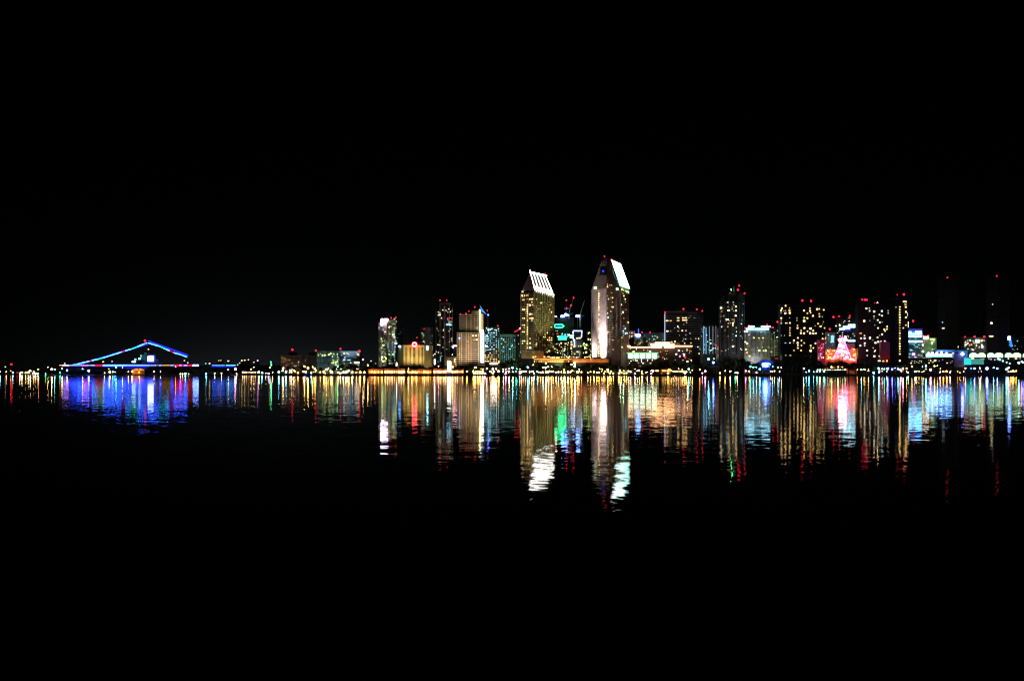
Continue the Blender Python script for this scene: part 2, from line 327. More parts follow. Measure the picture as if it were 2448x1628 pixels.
MB().ball((wx(1021, 1630), 1629, wz(832, 1630)), 1.8, 2.1).build('oval_sign', emit('cyan_sign', (6, 20, 26)), b.root)
b.beacon(997, 807, r=.9)
for p_, e in ((972, 3.2), (990, 3.2), (1008, 3.2)): wash(b, p_, e, (1, .8, .36), 30, 45, angle=80)
wash(b, 955, .9, (1, .85, .5), 30); wash(b, 1024, 2.0, (1, .82, .4), 30)
# grey tower behind
b = Bld('apartment_tower', 'grey shafted tower with a red rimmed top behind the golden hotel', flat(1005, 1036, 1730), 786, grey, 25, slab=(4.4, .9, 790, 870), pier=([1006, 1016, 1030, 1035], 1.2, 787, 872))
sprinkle(b, 16, 795, 868, 'wyg', 4)
b.part('shaft_panel', 1016, 1029, 782, 868, pale, Y=b.Y - 1.2, d=2); b.win(1022, 783, 10, 1.6, 'W'); b.win(1020, 786.5, 22, 1.2, 'R', 'red_rim_light')
b.beacon(1013, 785.5); b.beacon(1034, 785.5)
b.wins('A', [(945, 710, 5, 2), (935, 765), (1060, 733), (1095, 733), (960, 850, 5, 3.5, 'W'), (985, 852, 3, 3, 'W'), (1015, 852, 3, 3, 'W'), (1060, 850, 'W'), (985, 830, 7, 2, 'w'), (1100, 925, 'w'), (1100, 960, 'w')], 'g')
wash(b, 1022, .9, (1, .85, .8), 40)
# tall dark slim tower
b = Bld('skyscraper', 'tall slim dark glass tower with faint vertical ribs and a cyan bar', [(1042, 1700), (1064, 1680), (1082, 1700)], 729, nearblack, 30, pier=([1043, 1051, 1054.5, 1062.5, 1064, 1074, 1081], .8, 730, 872), pmat=grey)
sprinkle(b, 24, 740, 868, 'wwyg', 5)
b.part('rooftop_hut', 1050, 1078, 724, 729.2, dimgrey); b.beacon(1052, 718); b.beacon(1068, 718, r=1)
b.wins('A', [(1200, 330), (1235, 352), (1207, 382, 4.5, 5), (1283, 297), (1320, 303, 3.5, 3), (1365, 278), (1390, 325), (1350, 333), (1260, 432, 4, 4.5), (1235, 378), (1370, 490, 'w'), (1405, 490, 'w'), (1350, 455, 'w'), (1385, 428, 5, 1.6, 'R'), (1350, 430, 'R'),
             (1205, 648), (1292, 640, 3, 6), (1395, 620, 'w'), (1370, 655, 'w'), (1290, 755, 3, 3.5), (1415, 815, 3, 3.2), (1200, 885, 5, 2.4, 'Y'), (1230, 890), (1205, 1020, 'w'), (1375, 835, 'w')], 'W')
b.win(1072, 776.5, 16, 2.2, emit('cyan_bar', (2, 9, 13)), 'light_bar'); b.win(1054.5, 858, 1.6, 18, 'T', 'light_line')
wash(b, 1050, .55, (1, 1, 1), 40); wash(b, 1074, .55, (1, .95, .9), 40)
b = Bld('tower_annex', 'narrow dark annex stepping down left of the slim glass tower', flat(1036, 1043, 1705), 776, nearblack, 20, slab=(4.4, .8, 780, 870))
b.wins('A', [(1170, 495, 2.5, 5), (1095, 1065), (1140, 1043, 3, 3), (1090, 1085)], 'W'); wash(b, 1039, .4, (1, 1, 1))
b = Bld('low_block', 'dark low block with glaring red edged sign board beside the balcony tower', flat(1081, 1098, 1690), 829, nearblack, 20)
b.win(1087.5, 827, 13, 2.6, emit('red_white_sign', (30, 12, 12)), 'lit_sign'); b.win(1083, 831, 5, 4, 'C', 'lit_sign'); b.win(1086, 836, 2, 3, 'b'); b.wins('A', [(1435, 1055), (1530, 1060), (1560, 1030)], 'W')
b = Bld('gate_building', 'small low house with open bright framework beside the tall white lit pylon', flat(1064, 1090, 1600), 855, tan, 14, slab=(4, .9, 857, 874), pier=([1066, 1073, 1078, 1083, 1089], 1, 855, 878), smat=cream, pmat=cream)
b.win(1087, 862, 1.8, 14, 'W'); b.wins('f', [(1580, 100, 3.5, 4, 'W'), (1410, 100, 7, 1.4, 'Y')]); wash(b, 1077, 2.5, (1, .75, .4), 18)
# balcony tower
b = Bld('condominium_tower', 'warmly lit condominium tower of stacked pale balconies with piers', flat(1093, 1157, 1625), 795, dark, 25, slab=(4.75, 1.3, 796, 872), smat=pale,
        pier=([1099, 1103, 1114.5, 1120, 1126, 1144], 1.3, 795, 873), pmat=cream)
P2 = flat(1098, 1156, 1629); mb = MB(); Z0 = wz(794.8, 1625); mb.box(wx(1098, 1629), wx(1156, 1629), 1629, 1648, Z0, wz(751, 1629)).build('upper_storeys', dark, b.root)
mb = MB(); y = 752
while y < 794: mb.box(wx(1097.5, 1629), wx(1156.5, 1629), 1628, 1649, wz(y, 1629) - .75, wz(y, 1629)); y += 4.75
mb.build('floor_band', pale, b.root)
for p in (1115, 1126, 1135, 1141, 1155): MB().box(wx(p - .6, 1628), wx(p + .6, 1628), 1627.4, 1629.5, Z0, wz(751, 1628)).build('pier', cream, b.root)
MB().box(wx(1127, 1629), wx(1145, 1629), 1631, 1645, wz(751.2, 1629), wz(743, 1629)).build('rooftop_hut', tan, b.root)
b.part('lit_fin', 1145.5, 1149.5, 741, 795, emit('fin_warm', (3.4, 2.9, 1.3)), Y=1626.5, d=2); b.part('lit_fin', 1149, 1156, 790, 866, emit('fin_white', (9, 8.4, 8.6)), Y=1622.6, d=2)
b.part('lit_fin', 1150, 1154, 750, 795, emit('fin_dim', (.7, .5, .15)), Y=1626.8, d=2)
s_ = MB(); q = [(1147, 730), (1162, 751), (1152, 745)]; s_.add([(wx(x, 1632), 1630, wz(y, 1632)) for x, y in q] + [(wx(x, 1632), 1640, wz(y, 1632)) for x, y in q], [(0, 1, 2), (3, 5, 4), (0, 3, 4, 1), (1, 4, 5, 2), (2, 5, 3, 0)])
s_.build('sail_roof', emit('sail_blue', (.06, .4, 1.2)), b.root); MB().tube((wx(1150, 1634), 1634, wz(751, 1634)), (wx(1149, 1634), 1634, wz(736, 1634)), .4).build('mast', metal, b.root)
b.beacon(1135, 734); b.beacon(1165, 742, r=1); b.beacon(1101, 751); b.beacon(1114, 750); b.beacon(1121, 744, r=.9); b.beacon(1167, 753, 'B', r=1)
b.wins('B', [(360, 725, 4, 5), (410, 725, 5, 5), (380, 795, 4, 4), (425, 795, 6, 5.5), (275, 828, 3.5, 4.5), (400, 967, 2.5, 3), (520, 475, 3.5, 4), (475, 300, 4, 7), (135, 1035, 3, 4), (105, 1060, 3, 4), (165, 1060, 2, 5), (430, 600, 3, 9, 'y')], 'Y')
b.win(1098.5, 808.5, 4, 4, emit('blue_white_sign', (1.6, 5, 16)), 'lit_sign')
for p_, z_ in ((1102, 50), (1120, 60), (1138, 60)): wash(b, p_, 3.0, (1, .72, .42), 30, z_, angle=85)
flood((wx(1130, 1590), 1590, 20), (wx(1125, 1629), 1629, 85), (1, .75, .5), 1.6, 60)
# dark core behind + cyan window block
b = Bld('dark_tower', 'dark bare lift shaft rising between the balcony tower and the cyan block', flat(1156, 1164, 1660), 749, nearblack, 15, slab=(8, .8, 756, 800))
b = Bld('window_block', 'block of bright cyan windows turning orange towards its lit foot', flat(1158, 1194, 1650), 783, nearblack, 25, slab=(4.85, .8, 785, 866), smat=dimgrey)
r_ = random.Random(4)
for k in range(17):
    y = 784 + k * 4.85
    for x in (1160.5, 1164.5, 1168, 1172, 1176, 1181, 1186.5, 1191.5):
        if r_.random() < (.62 if y < 850 else .85) and not (k == 0 and x < 1163):
            c = 'C' if y < 825 else (r_.choice('CWY') if y < 845 else r_.choice('YYOW'))
            b.win(x, y + 2, r_.choice((2.2, 2.6, 3.2)), 2.5, c)
b.wins('B', [(600, 735, 9, 3, 'C'), (640, 632, 12, 3, 'C'), (745, 632, 10, 3, 'C'), (595, 600, 6, 4, 'C'), (625, 970, 17, 2, 'C'), (590, 905, 8, 3, 'C')])
b.win(1180, 869, 28, 6.5, emit('lobby_white', (10, 8.5, 7)), 'lobby_window'); b.win(1193, 866, 5, 9, 'O', 'lobby_window'); b.beacon(1190, 779)
wash(b, 1186, 1.2, (1, .5, .2), 20, 20)
# teal grid hotel
b = Bld('grid_hotel', 'teal lit hotel front of small square bays with white sign', flat(1195, 1232, 1660), 799, nearblack, 25, slab=(4.9, .9, 800, 866), smat=teal, pier=([1195.5, 1200.5, 1205.5, 1210.5, 1215.5, 1220.5, 1225.5, 1231], 1, 799, 868), pmat=teal)
sprinkle(b, 26, 806, 864, 'TwgC', 6)
b.part('top_panel', 1196, 1232, 799.5, 804, teal, Y=b.Y - 1.5, d=2)
b.win(1199, 802, 10, 4.4, 'C', 'lit_sign'); b.wins('B', [(845, 785, 4, 4), (885, 800, 2, 5), (845, 870, 'W'), (880, 925, 2, 5), (850, 985), (880, 985), (1070, 810, 3, 5, 'C'), (920, 835, 'w'), (1095, 925, 'g'), (1040, 1060, 'g')], 'C')
wash(b, 1203, 1.5, (.6, .95, 1)); wash(b, 1220, 1.7, (.6, 1, .85), 22, 20)
b = Bld('dark_annex', 'dark narrow block between the teal hotel and the bright roofed tower', flat(1232, 1245, 1664), 797, nearblack, 25, slab=(4.9, .8, 800, 866))
b.beacon(1232, 793); b.beacon(1236, 790.5); b.beacon(1241, 787.5, r=1.5); b.beacon(1244, 784.5, 'W', r=.8); b.wins('B', [(1130, 725, 3, 4), (1140, 870, 'w'), (1170, 1010, 3, 8, 'g'), (1155, 1070, 'g')], 'G'); wash(b, 1238, .5, (1, .9, .8))
# ---- shorter great tower
HB = [(1245, 1640), (1278, 1600), (1324, 1632)]
b = Bld('tower_with_slanted_roof', 'olive lit hotel tower, the shorter of two with slanted bright white roofs', HB, 696, wall_mat('dark_brown_wall', (.13, .105, .07)), 34, slab=(4.3, 1.2, 722, 838), smat=olive, roof=False,
        pier=([1245.8, 1257, 1259.5, 1265, 1277.5, 1285, 1290, 1296, 1302, 1308, 1314, 1319, 1323.5], 1.1, 698, 838), pmat=olive)
Yv = lambda px: 1600 + (px - 1278) / 46 * 32 if px > 1278 else 1600 + (1278 - px) / 33 * 40
V = lambda px, py, Y: (wx(px, Y), Y, wz(py, Y))
A_, B_, D_, E_, F_, G_ = V(1278, 695, 1601), V(1323, 708, 1632), V(1267, 653, 1626), V(1303, 661, 1652), V(1247, 696, 1642), V(1306, 696, 1672)
MB().add([A_, B_, D_, E_, F_, G_, V(1271, 654, 1650)], [(0, 1, 3, 2), (0, 2, 4), (1, 5, 3), (4, 2, 6), (2, 3, 6), (6, 3, 5), (4, 6, 5), (0, 4, 5, 1)]).build('slanted_roof', emit('roof_glass_dim', (.9, .88, .82)) if False else brown, b.root)
def lerp(a, c, t): return tuple(a[i] + (c[i] - a[i]) * t for i in range(3))
def bar(P, Q, r0, r1, name, mat, root): MB().tube(P, Q, r0, r1, 6).build(name, mat, root)
u = (Vector(B_) - Vector(A_)); nrm = u.cross(Vector(D_) - Vector(A_)).normalized()
if nrm.y > 0: nrm = -nrm
pn = lambda a, c, e, f, o: [tuple(Vector(q) + nrm * o) for q in (a, c, e, f)]
def slab4(q, t, name, mat, root):
    a = [Vector(v) for v in q]; n = (a[1] - a[0]).cross(a[3] - a[0]).normalized(); n = n if n.y > 0 else -n
    bk = [v + n * t for v in a]; MB().add(a + bk, [(0, 1, 2, 3), (7, 6, 5, 4), (0, 4, 5, 1), (1, 5, 6, 2), (2, 6, 7, 3), (3, 7, 4, 0)]).build(name, mat, root)
rw = emit('roof_rib_white', (11, 10.4, 9.6)); rd = emit('roof_glass_glow', (.13, .13, .11))  # the roof's floodlighting put into emission; ribs, bands and glass are no lamps
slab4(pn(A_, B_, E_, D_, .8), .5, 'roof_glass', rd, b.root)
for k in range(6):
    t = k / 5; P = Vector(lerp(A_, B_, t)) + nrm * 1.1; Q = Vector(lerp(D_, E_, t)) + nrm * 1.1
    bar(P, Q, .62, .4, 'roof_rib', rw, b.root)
bar(Vector(D_) + nrm * 1.6 - u.normalized() * 1.2, Vector(E_) + nrm * 1.6 + u.normalized() * 1.2, 1.3, 1.3, 'emissive_ridge_bar', emit('ridge_white', (11, 10.5, 10)), b.root)
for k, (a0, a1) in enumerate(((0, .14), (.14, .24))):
    slab4(pn(lerp(A_, D_, a0), lerp(B_, E_, a0), lerp(B_, E_, a1), lerp(A_, D_, a1), 1.9 - k * .4), .4, 'emissive_roof_band', emit('band_white%s' % ('', '_soft')[k], (14, 13.5, 13) if k == 0 else (3.5, 3.4, 3.2)), b.root)
for q_, nm in ((D_, 0), (E_, 1)): bar(q_, (q_[0], q_[1], q_[2] + (5, 3)[nm]), .7, .4, 'corner_post', emit('post_pink', (6, 3, 3.4)), b.root)
b.beacon(1268, 645, r=.8, Y=1627); b.beacon(1303, 654, r=.8, Y=1653)
for k in range(9): b.win(1281 + k * 5, 697 + k * 1.55, 2, 2.6, 'W', 'crown_window')
for k in range(20): b.win(1262, 728 + k * 5.45, 2, 3.8 if k > 1 else 2.4, 'Y', 'stair_window')
b.wins('C', [(160, 405, 6, 6, 'W'), (155, 455, 1.6, 6), (187, 455, 1.6, 5), (215, 450), (232, 453), (170, 507, 9, 4.5), (218, 497), (250, 498, 4, 4), (280, 497, 5, 4.5), (277, 537), (250, 572, 5, 4), (284, 571, 4, 4), (160, 628, 2.4, 2.4), (183, 628, 3.5, 4.5),
             (254, 685, 4, 4), (277, 686, 4, 4), (163, 738), (183, 738, 2.5, 3.5), (254, 738, 5.5, 6), (282, 738, 4.5, 4), (277, 765), (160, 820, 4, 4), (183, 822, 4, 4), (183, 856, 4, 4), (160, 906, 3, 3.5), (182, 907, 3.5, 3.5), (254, 992, 3.5, 5),
             (160, 1020, 3.5, 3), (184, 1020, 3.5, 3), (158, 1050, 'W'), (254, 1048, 3, 4), (255, 1105, 5.5, 6, 'W'), (322, 500, 3, 4, 'G'), (378, 545, 2, 5, 'G'), (318, 740, 'O'), (318, 1065, 4, 8, 'Y'), (325, 1050, 3, 4, 'Y')], 'Y')
b.wins('C', [(485, 630, 2, 6, 'y'), (508, 660, 2, 4), (432, 700, 'y'), (430, 943, 3, 4), (408, 968), (430, 970), (457, 918), (482, 978), (510, 982), (460, 1005), (485, 1010), (510, 1008), (505, 845), (470, 760, 'y'), (435, 725, 'y'), (480, 1145, 4, 4.5, 'G'), (530, 1090, 'G'),
             (455, 1160), (505, 1045), (405, 655, 'y'), (345, 620, 'y'), (380, 880, 'y'), (355, 905, 'y'), (500, 575, 'y')], 'Y')
b.grid(1281, 1321, 722, 835, 5, 4.3, .3, 'y', 1.8, 1.4, 12, 60)
for p_, z_, e in ((1254, 60, .8), (1290, 60, 2.3), (1308, 70, 2.7)): wash(b, p_, e, (.95, 1, .48), 40, z_, angle=90)
flood((wx(1330, 1560), 1560, 30), (wx(1305, 1620), 1620, 100), (.9, 1, .45), 2.2, 50)
# construction tower with green rings
b = Bld('tower_under_construction', 'black unfinished tower carrying glowing green rings below a crane', [(1330, 1720), (1372, 1715)], 762, nearblack, 30, slab=(6, .7, 768, 815), smat=nearblack)
MB().ring((wx(1336, 1700), 1700, wz(779.5, 1700)), 7.1, 2.5, .85).build('green_ring_light', emit('ring_green', (.15, 8, 2.6)), b.root)
for y, x, rx, rz in ((806, 1345, 6.2, 1.3), (811.5, 1344, 5.6, 1.5)): MB().ring((wx(x, 1702), 1702, wz(y, 1702)), rx, rz, .7, .2).build('green_ring_light', emit('ring_green', (.15, 8, 2.6)), b.root)
for q in ((1336, 779.5), (1345, 809)): MB().box(wx(q[0] - 3, 1706), wx(q[0] + 3, 1706), 1703, 1716, wz(q[1] + 1.5, 1700), wz(q[1] - 1.5, 1700)).build('bracket', metal, b.root)
b.wins('C', [(650, 710, 8, 4.4, emit('work_light', (18, 24, 50))) if 0 else (650, 930, 2.6, 2.6, 'C'), (685, 940, 3, 3, 'C'), (712, 935, 3, 3, 'C'), (735, 938, 3, 3, 'C'), (645, 940, 5, 3, 'T'), (590, 930, 7, 2.5, 'R'), (600, 965, 8, 2.5, 'Y'), (565, 893, 'w'), (588, 897, 'w')])
b.win(1329, 757, 6, 4.5, emit('red_white_sign', (30, 12, 12)), 'lit_sign')
wk = emit('work_light', (5, 10, 30)); b.part('work_light', 1341, 1349, 754, 758.5, wk, Y=1714, d=1.5); b.part('work_light', 1350, 1360, 749.7, 754.5, wk, Y=1714, d=1.5)
for p_ in (1345, 1355): MB().tube((wx(p_, 1716), 1716, wz(762.5, 1716)), (wx(p_, 1716), 1716, wz(756, 1716)), .3).build('work_light_mast', metal, b.root)
wash(b, 1350, .15, (1, 1, 1), 40)
def crane(label, base, tip, Y, z0, mast_top, beac, tint):
    x0 = wx(base[0], Y); rt = thing('tower_crane', label, 'crane', (x0, Y, z0), 'luffing cranes above the unfinished tower')
    mb = MB(); zt = wz(mast_top, Y); n = int((zt - z0) / 3.2)
    for sx in (-1, 1):
        for sy in (-1, 1): mb.tube((x0 + sx, Y + sy, z0), (x0 + sx, Y + sy, zt), .22)
    for k in range(n):
        z = z0 + k * 3.2
        for sy in (-1, 1): mb.tube((x0 - 1, Y + sy, z), (x0 + 1, Y + sy, z + 3.2), .12, n=4)
    mb.build('mast', tint, rt); MB().box(x0 - 2.5, x0 + 6, Y - 1.6, Y + 1.6, zt, zt + 2.4).build('machinery_deck', metal, rt); MB().box(x0 - 3.2, x0 - 1, Y - 3, Y - 1.7, zt + .2, zt + 2.6).build('cab', metal, rt)
    P = Vector((x0, Y, zt + 2)); Q = Vector((wx(tip[0], Y), Y, wz(tip[1], Y))); mb = MB(); up = Vector((0, 0, 1.4)); sd = Vector((0, .9, 0))
    for o_ in (up, sd, -sd): mb.tube(P + o_, Q + o_ * .5, .3, .2)
    n = 14
    for k in range(n): mb.tube(P.lerp(Q, k / n) + up * (1 - .5 * k / n), P.lerp(Q, (k + 1) / n) + sd * (1 if k % 2 else -1) * .6, .12, n=4)
    mb.build('jib', tint, rt)
    for px, py in beac:
        ob = inst('ball', le('R'), 'beacon_lamp', rt, (wx(px, Y), Y - 1.2, wz(py, Y)), (1.1, 1.1, 1.1))
    return rt
cm = wall_mat('crane_paint', (.55, .5, .45), .6)
crane('grey luffing crane with two red lamps on its raised jib', (1360, 785), (1371, 713), 1712, wz(762, 1712), 752, [(1371, 712), (1365, 730)], cm)
c2 = crane('faint unlit luffing crane with raised jib nearer the tallest tower', (1387, 790), (1397, 719), 1718, GZ, 757, [], cm)
c3 = crane('short crane mast carrying two red lamps, one above the other', (1354, 762), (1354.5, 719), 1725, wz(762, 1725), 740, [(1354, 718), (1354, 737)], metal)
flood((wx(1375, 1650), 1650, 60), (wx(1372, 1712), 1712, 105), (1, .95, .9), .9, 70)
rt = Bld('framed_block', 'block with a white outlined square frame of lamps on its top', flat(1366, 1394, 1690), 815, grey, 25, slab=(4.4, .8, 830, 866), smat=bluegrey)
sprinkle(rt, 16, 818, 856, 'wyYG', 24)
wf = emit('frame_light', (2.0, 2.8, 4.4)); wg = emit('frame_light_warm', (3, 2.4, 1.4))
for q in ((1370, 1379, 790, 792), (1380, 1385, 790, 792.4), (1386, 1392, 790, 792), (1369, 1371, 793, 797), (1369, 1371.4, 799, 803), (1369, 1371, 805, 810), (1390, 1391.8, 793, 798), (1389.4, 1391.4, 800, 806), (1371, 1374.6, 811, 815), (1373, 1374.4, 816, 828)): rt.part('frame_light', q[0], q[1], q[2], q[3], wf, Y=rt.Y - 1.6, d=1.5)
for q in ((1378, 1382, 807.4, 809.8), (1383, 1389, 806.8, 809.4)): rt.part('frame_light', q[0], q[1], q[2], q[3], wg, Y=rt.Y - 1.6, d=1.5)
rt.part('frame_wall', 1369, 1392, 788, 815.2, nearblack, Y=rt.Y, d=6); rt.part('cyan_bar', 1357, 1369, 801, 803, wf, Y=rt.Y - 1, d=1); rt.part('cyan_bar', 1362, 1369, 806, 808, wf, Y=rt.Y - 1, d=1)
rt.part('work_light', 1377, 1386, 753.5, 758, wk, Y=1714, d=1.5); MB().tube((wx(1381, 1716), 1716, wz(815, 1716)), (wx(1381, 1716), 1716, wz(756, 1716)), .35).build('work_light_mast', metal, rt.root)
rt.wins('n', [(390, 1085, 4, 4), (390, 1135, 3.5, 4), (385, 1185, 5, 4), (390, 1228, 4, 5), (430, 1295, 3, 3, 'O'), (428, 1355, 3, 3), (490, 1185, 5, 3), (548, 1298, 3, 3, 'W'), (588, 1305, 3.5, 7, 'W'), (665, 1235, 3, 3, 'O'), (500, 1110, 1.2, 8, 'W')], 'Y')
wash(rt, 1380, 1, (.7, 1, .85), 30)
b = Bld('low_apartments', 'dark balconied mid rise with scattered windows under the green rings', flat(1325, 1361, 1660), 815, nearblack, 20, slab=(3.1, .7, 820, 852), smat=dimgrey)
sprinkle(b, 28, 818, 853, 'wygGYT', 7)
b.wins('n', [(200, 1110, 4, 5), (160, 1150, 2, 8), (280, 1120, 3, 4), (60, 1235, 3, 3), (120, 1260, 2, 2, 'w'), (235, 1230, 2.5, 4, 'G'), (285, 1233, 2.5, 3.5), (205, 1190, 'w'), (235, 1270, 2, 3, 'T'), (120, 1320, 3.5, 3.5), (235, 1340, 3, 3, 'Y'), (270, 1345, 3, 3, 'O'), (350, 1090), (345, 1145)], 'Y')
b.win(1357.5, 846, .9, 14, 'T', 'light_line'); wash(b, 1343, .8, (.9, 1, .8))
b = Bld('yellow_window_block', 'small block crowded with lime yellow windows left of the tallest tower', flat(1391, 1405, 1670), 820, nearblack, 20, slab=(4.6, .8, 822, 856))
b.wins('n', [(700, 1120, 4, 5), (735, 1145, 4, 5), (760, 1150, 3, 6), (705, 1170, 3.5, 5), (720, 1225, 3.5, 5), (760, 1225, 3.5, 5), (690, 1325, 4, 5), (750, 1310, 6, 6), (680, 1150, 1.2, 6), (720, 1200, 4, 3)], 'G')
b = Bld('lime_slab_block', 'taller narrow block with lime windows tight against the tallest tower', flat(1404, 1418, 1675), 789, nearblack, 20, slab=(4.6, .9, 791, 858), smat=dimgrey)
sprinkle(b, 16, 794, 855, 'ggwG', 8)
b.beacon(1415, 780, r=1.6); b.wins('n', [(800, 895, 4, 3), (870, 920, 3, 2), (800, 1028, 5, 5), (848, 1025, 3, 4), (865, 1285, 5, 7, 'Y'), (870, 850, 3, 3, 'g'), (820, 1250, 3, 3, 'g'), (860, 1380, 5, 2, 'Y')], 'G'); wash(b, 1411, 1, (.9, 1, .75))
# ---- tallest great tower
b = Bld('tallest_tower', 'tallest tower, brown with white floodlit corner and slanted bright roof panel', [(1415, 1622), (1449.5, 1600), (1484, 1603), (1504, 1624)], 690, brown, 36, roof=False)
L0 = [V(1415, 690, 1622), V(1449.5, 690, 1600), V(1484, 690, 1603), V(1504, 690, 1624), (b.poly[4][0], b.poly[4][1], wz(690, 1600)), (b.poly[5][0], b.poly[5][1], wz(690, 1600))]
L0 = [(p[0], p[1], b.zt) for p in L0]
yl = lambda l, y, Ys: [(wx(p, Y), Y, wz(y, 1605)) for p, Y in zip(l, Ys)]
L1 = yl((1426, 1450.5, 1466, 1473, 1470, 1432), 655, (1622, 1606, 1608, 1628, 1655, 1655)); L2 = yl((1436, 1451, 1462, 1463, 1460, 1440), 624, (1624, 1612, 1616, 1630, 1645, 1645))
L3 = yl((1443, 1446, 1452, 1452.5, 1450, 1445), 613.5, (1628, 1626, 1628, 1632, 1636, 1636))
mb = MB(); mb.loft([L0, L1, L2, L3]).build('tapered_top', brown, b.root)
# right-hand roof slope behind the lit panel
qa, qb, qc, qd = V(1461.5, 622.5, 1622), V(1481.5, 631.5, 1636), V(1503.6, 691, 1626), V(1482, 684, 1606)
bk = [(q[0] - 1, q[1] + 22, q[2]) for q in (qa, qb, qc, qd)]
MB().add([qa, qb, qc, qd] + bk + [], [(0, 3, 2, 1), (4, 5, 6, 7), (0, 1, 5, 4), (1, 2, 6, 5), (2, 3, 7, 6), (3, 0, 4, 7)]).build('roof_slope', brown, b.root)
def onp(a, c, t): return lerp(a, c, t)
n2 = (Vector(qb) - Vector(qa)).cross(Vector(qd) - Vector(qa)).normalized(); n2 = n2 if n2.y < 0 else -n2
O2 = lambda q, o: tuple(Vector(q) + n2 * o)
m1, m2 = onp(qa, qd, .46), onp(qb, qc, .46)
slab4([O2(qa, .9), O2(qb, .9), O2(m2, .9), O2(m1, .9)], .7, 'emissive_roof_panel', emit('panel_white', (5, 7.4, 7)), b.root)  # lit roof face, its light put into an emissive colour
slab4([O2(onp(qa, qd, .49), .9), O2(onp(qb, qc, .47), .9), O2(qc, .9), O2(qd, .9)], .7, 'emissive_roof_panel', emit('panel_aqua', (1.6, 5.2, 4.4)), b.root)
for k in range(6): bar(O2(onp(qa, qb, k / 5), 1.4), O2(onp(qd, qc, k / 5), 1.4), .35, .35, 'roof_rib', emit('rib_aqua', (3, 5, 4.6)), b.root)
b.beacon(1445, 613, r=1.2, Y=1629); b.beacon(1461.5, 621, r=1.4, Y=1623); b.beacon(1481, 630, r=1.2, Y=1637)
b.part('belvedere', 1435.5, 1449, 638, 657, dark, Y=1604, d=8); MB().ball((wx(1442, 1602), 1602.6, wz(648.5, 1602)), 1.6).build('blue_lamp', emit('blue_dim_lamp', (.05, .08, 1.4)), b.root)
for x0, x1, y0, y1, nm in ((1419, 1429, 683.5, 693.5, 1), (1470.5, 1480, 687, 695.5, 1)): b.win((x0 + x1) / 2, (y0 + y1) / 2, x1 - x0, y1 - y0, emit('lantern_room', (1.3, 1.6, 1)), 'sky_room_window')
for k in range(5): b.win(1485.6 + k * 3.9, 692 + k * 1.7, 2.2, 7.5, 'G', 'crown_window')
for k in range(29): b.win(1432.6, 697 + k * 5.5, 1.7, 3.9, 'Y', 'stair_window')
b.part('slot', 1428.3, 1430.9, 690, 856, nearblack, Y=1611.4, d=4) if 0 else None
b.wins('D', [(353, 392, 2.4, 4), (353, 418, 2.2, 3), (397, 403, 4.5, 2.5), (380, 400, 'y'), (403, 492, 'y'), (353, 530), (362, 563), (412, 548, 5, 2.2), (411, 603, 5, 2.4), (413, 657, 5.5, 2.4), (353, 672, 'y'), (390, 708, 4.5, 3.5), (355, 730, 2.4, 3), (360, 780, 4.5, 3, 'C'),
             (415, 905, 5, 2, 'y'), (357, 950, 2, 3), (357, 968, 2, 3), (415, 1045, 6, 2, 'y'), (420, 1155, 6, 2, 'y'), (366, 1180, 1.6, 3.5, 'P'), (530, 498, 2.2, 3), (540, 527, 2.5, 4), (557, 565, 3, 4, 'G'), (512, 630, 2.4, 4), (531, 717, 2.6, 4, 'W'), (512, 740, 'y'),
             (590, 838, 2.6, 4), (540, 790, 'y'), (557, 910, 3, 4, 'C'), (533, 938, 2.4, 4, 'C'), (533, 962, 2.4, 3, 'C'), (578, 965, 2.4, 3, 'C'), (560, 965, 3, 3, 'C'), (518, 1015, 3.5, 4, 'G'), (533, 990, 'W'), (520, 1127, 3, 3.5, 'G'), (565, 690, 'y'), (560, 600, 'y'), (540, 880, 'y')], 'Y')
for p_ in (1452, 1466, 1475, 1484, 1489, 1494, 1499): 
    P, n, t = b.hit(p_); MB().box(P[0] - .25, P[0] + .25, P[1] - .35, P[1] + .3, GZ, wz(697, 1605)).build('pier', redbrown, b.root)
mb = MB(); k_ = 700
while k_ < 850:
    z = wz(k_, 1600); P, n, t = b.hit(1455); Q, _, _ = b.hit(1465.5); mb.prism([(P[0], P[1] - .6), (Q[0], Q[1] - .6), (Q[0], Q[1] + .2), (P[0], P[1] + .2)], z - .7, z); k_ += 5.5
mb.build('balcony_slab', tan, b.root)
for p_, e, sx_, zt_ in ((1442.5, 230, .34, 34), (1443, 150, .3, 60), (1421, 80, .38, 36)):
    P, n, t = b.hit(p_); flood((P[0] + n[0] * 15, P[1] + n[1] * 15, 30), (P[0], P[1], zt_), (.97, .96, 1), e, 116, .8, .4, sx_)
wash(b, 1430, .6, (1, .78, .72), 45, 95, angle=80); wash(b, 1468, .16, (1, .8, .6), 50, 80); wash(b, 1494, .35, (1, .85, .8), 50, 80)
flood((wx(1425, 1540), 1540, 30), (wx(1435, 1610), 1610, 120), (1, .8, .72), .4, 40)
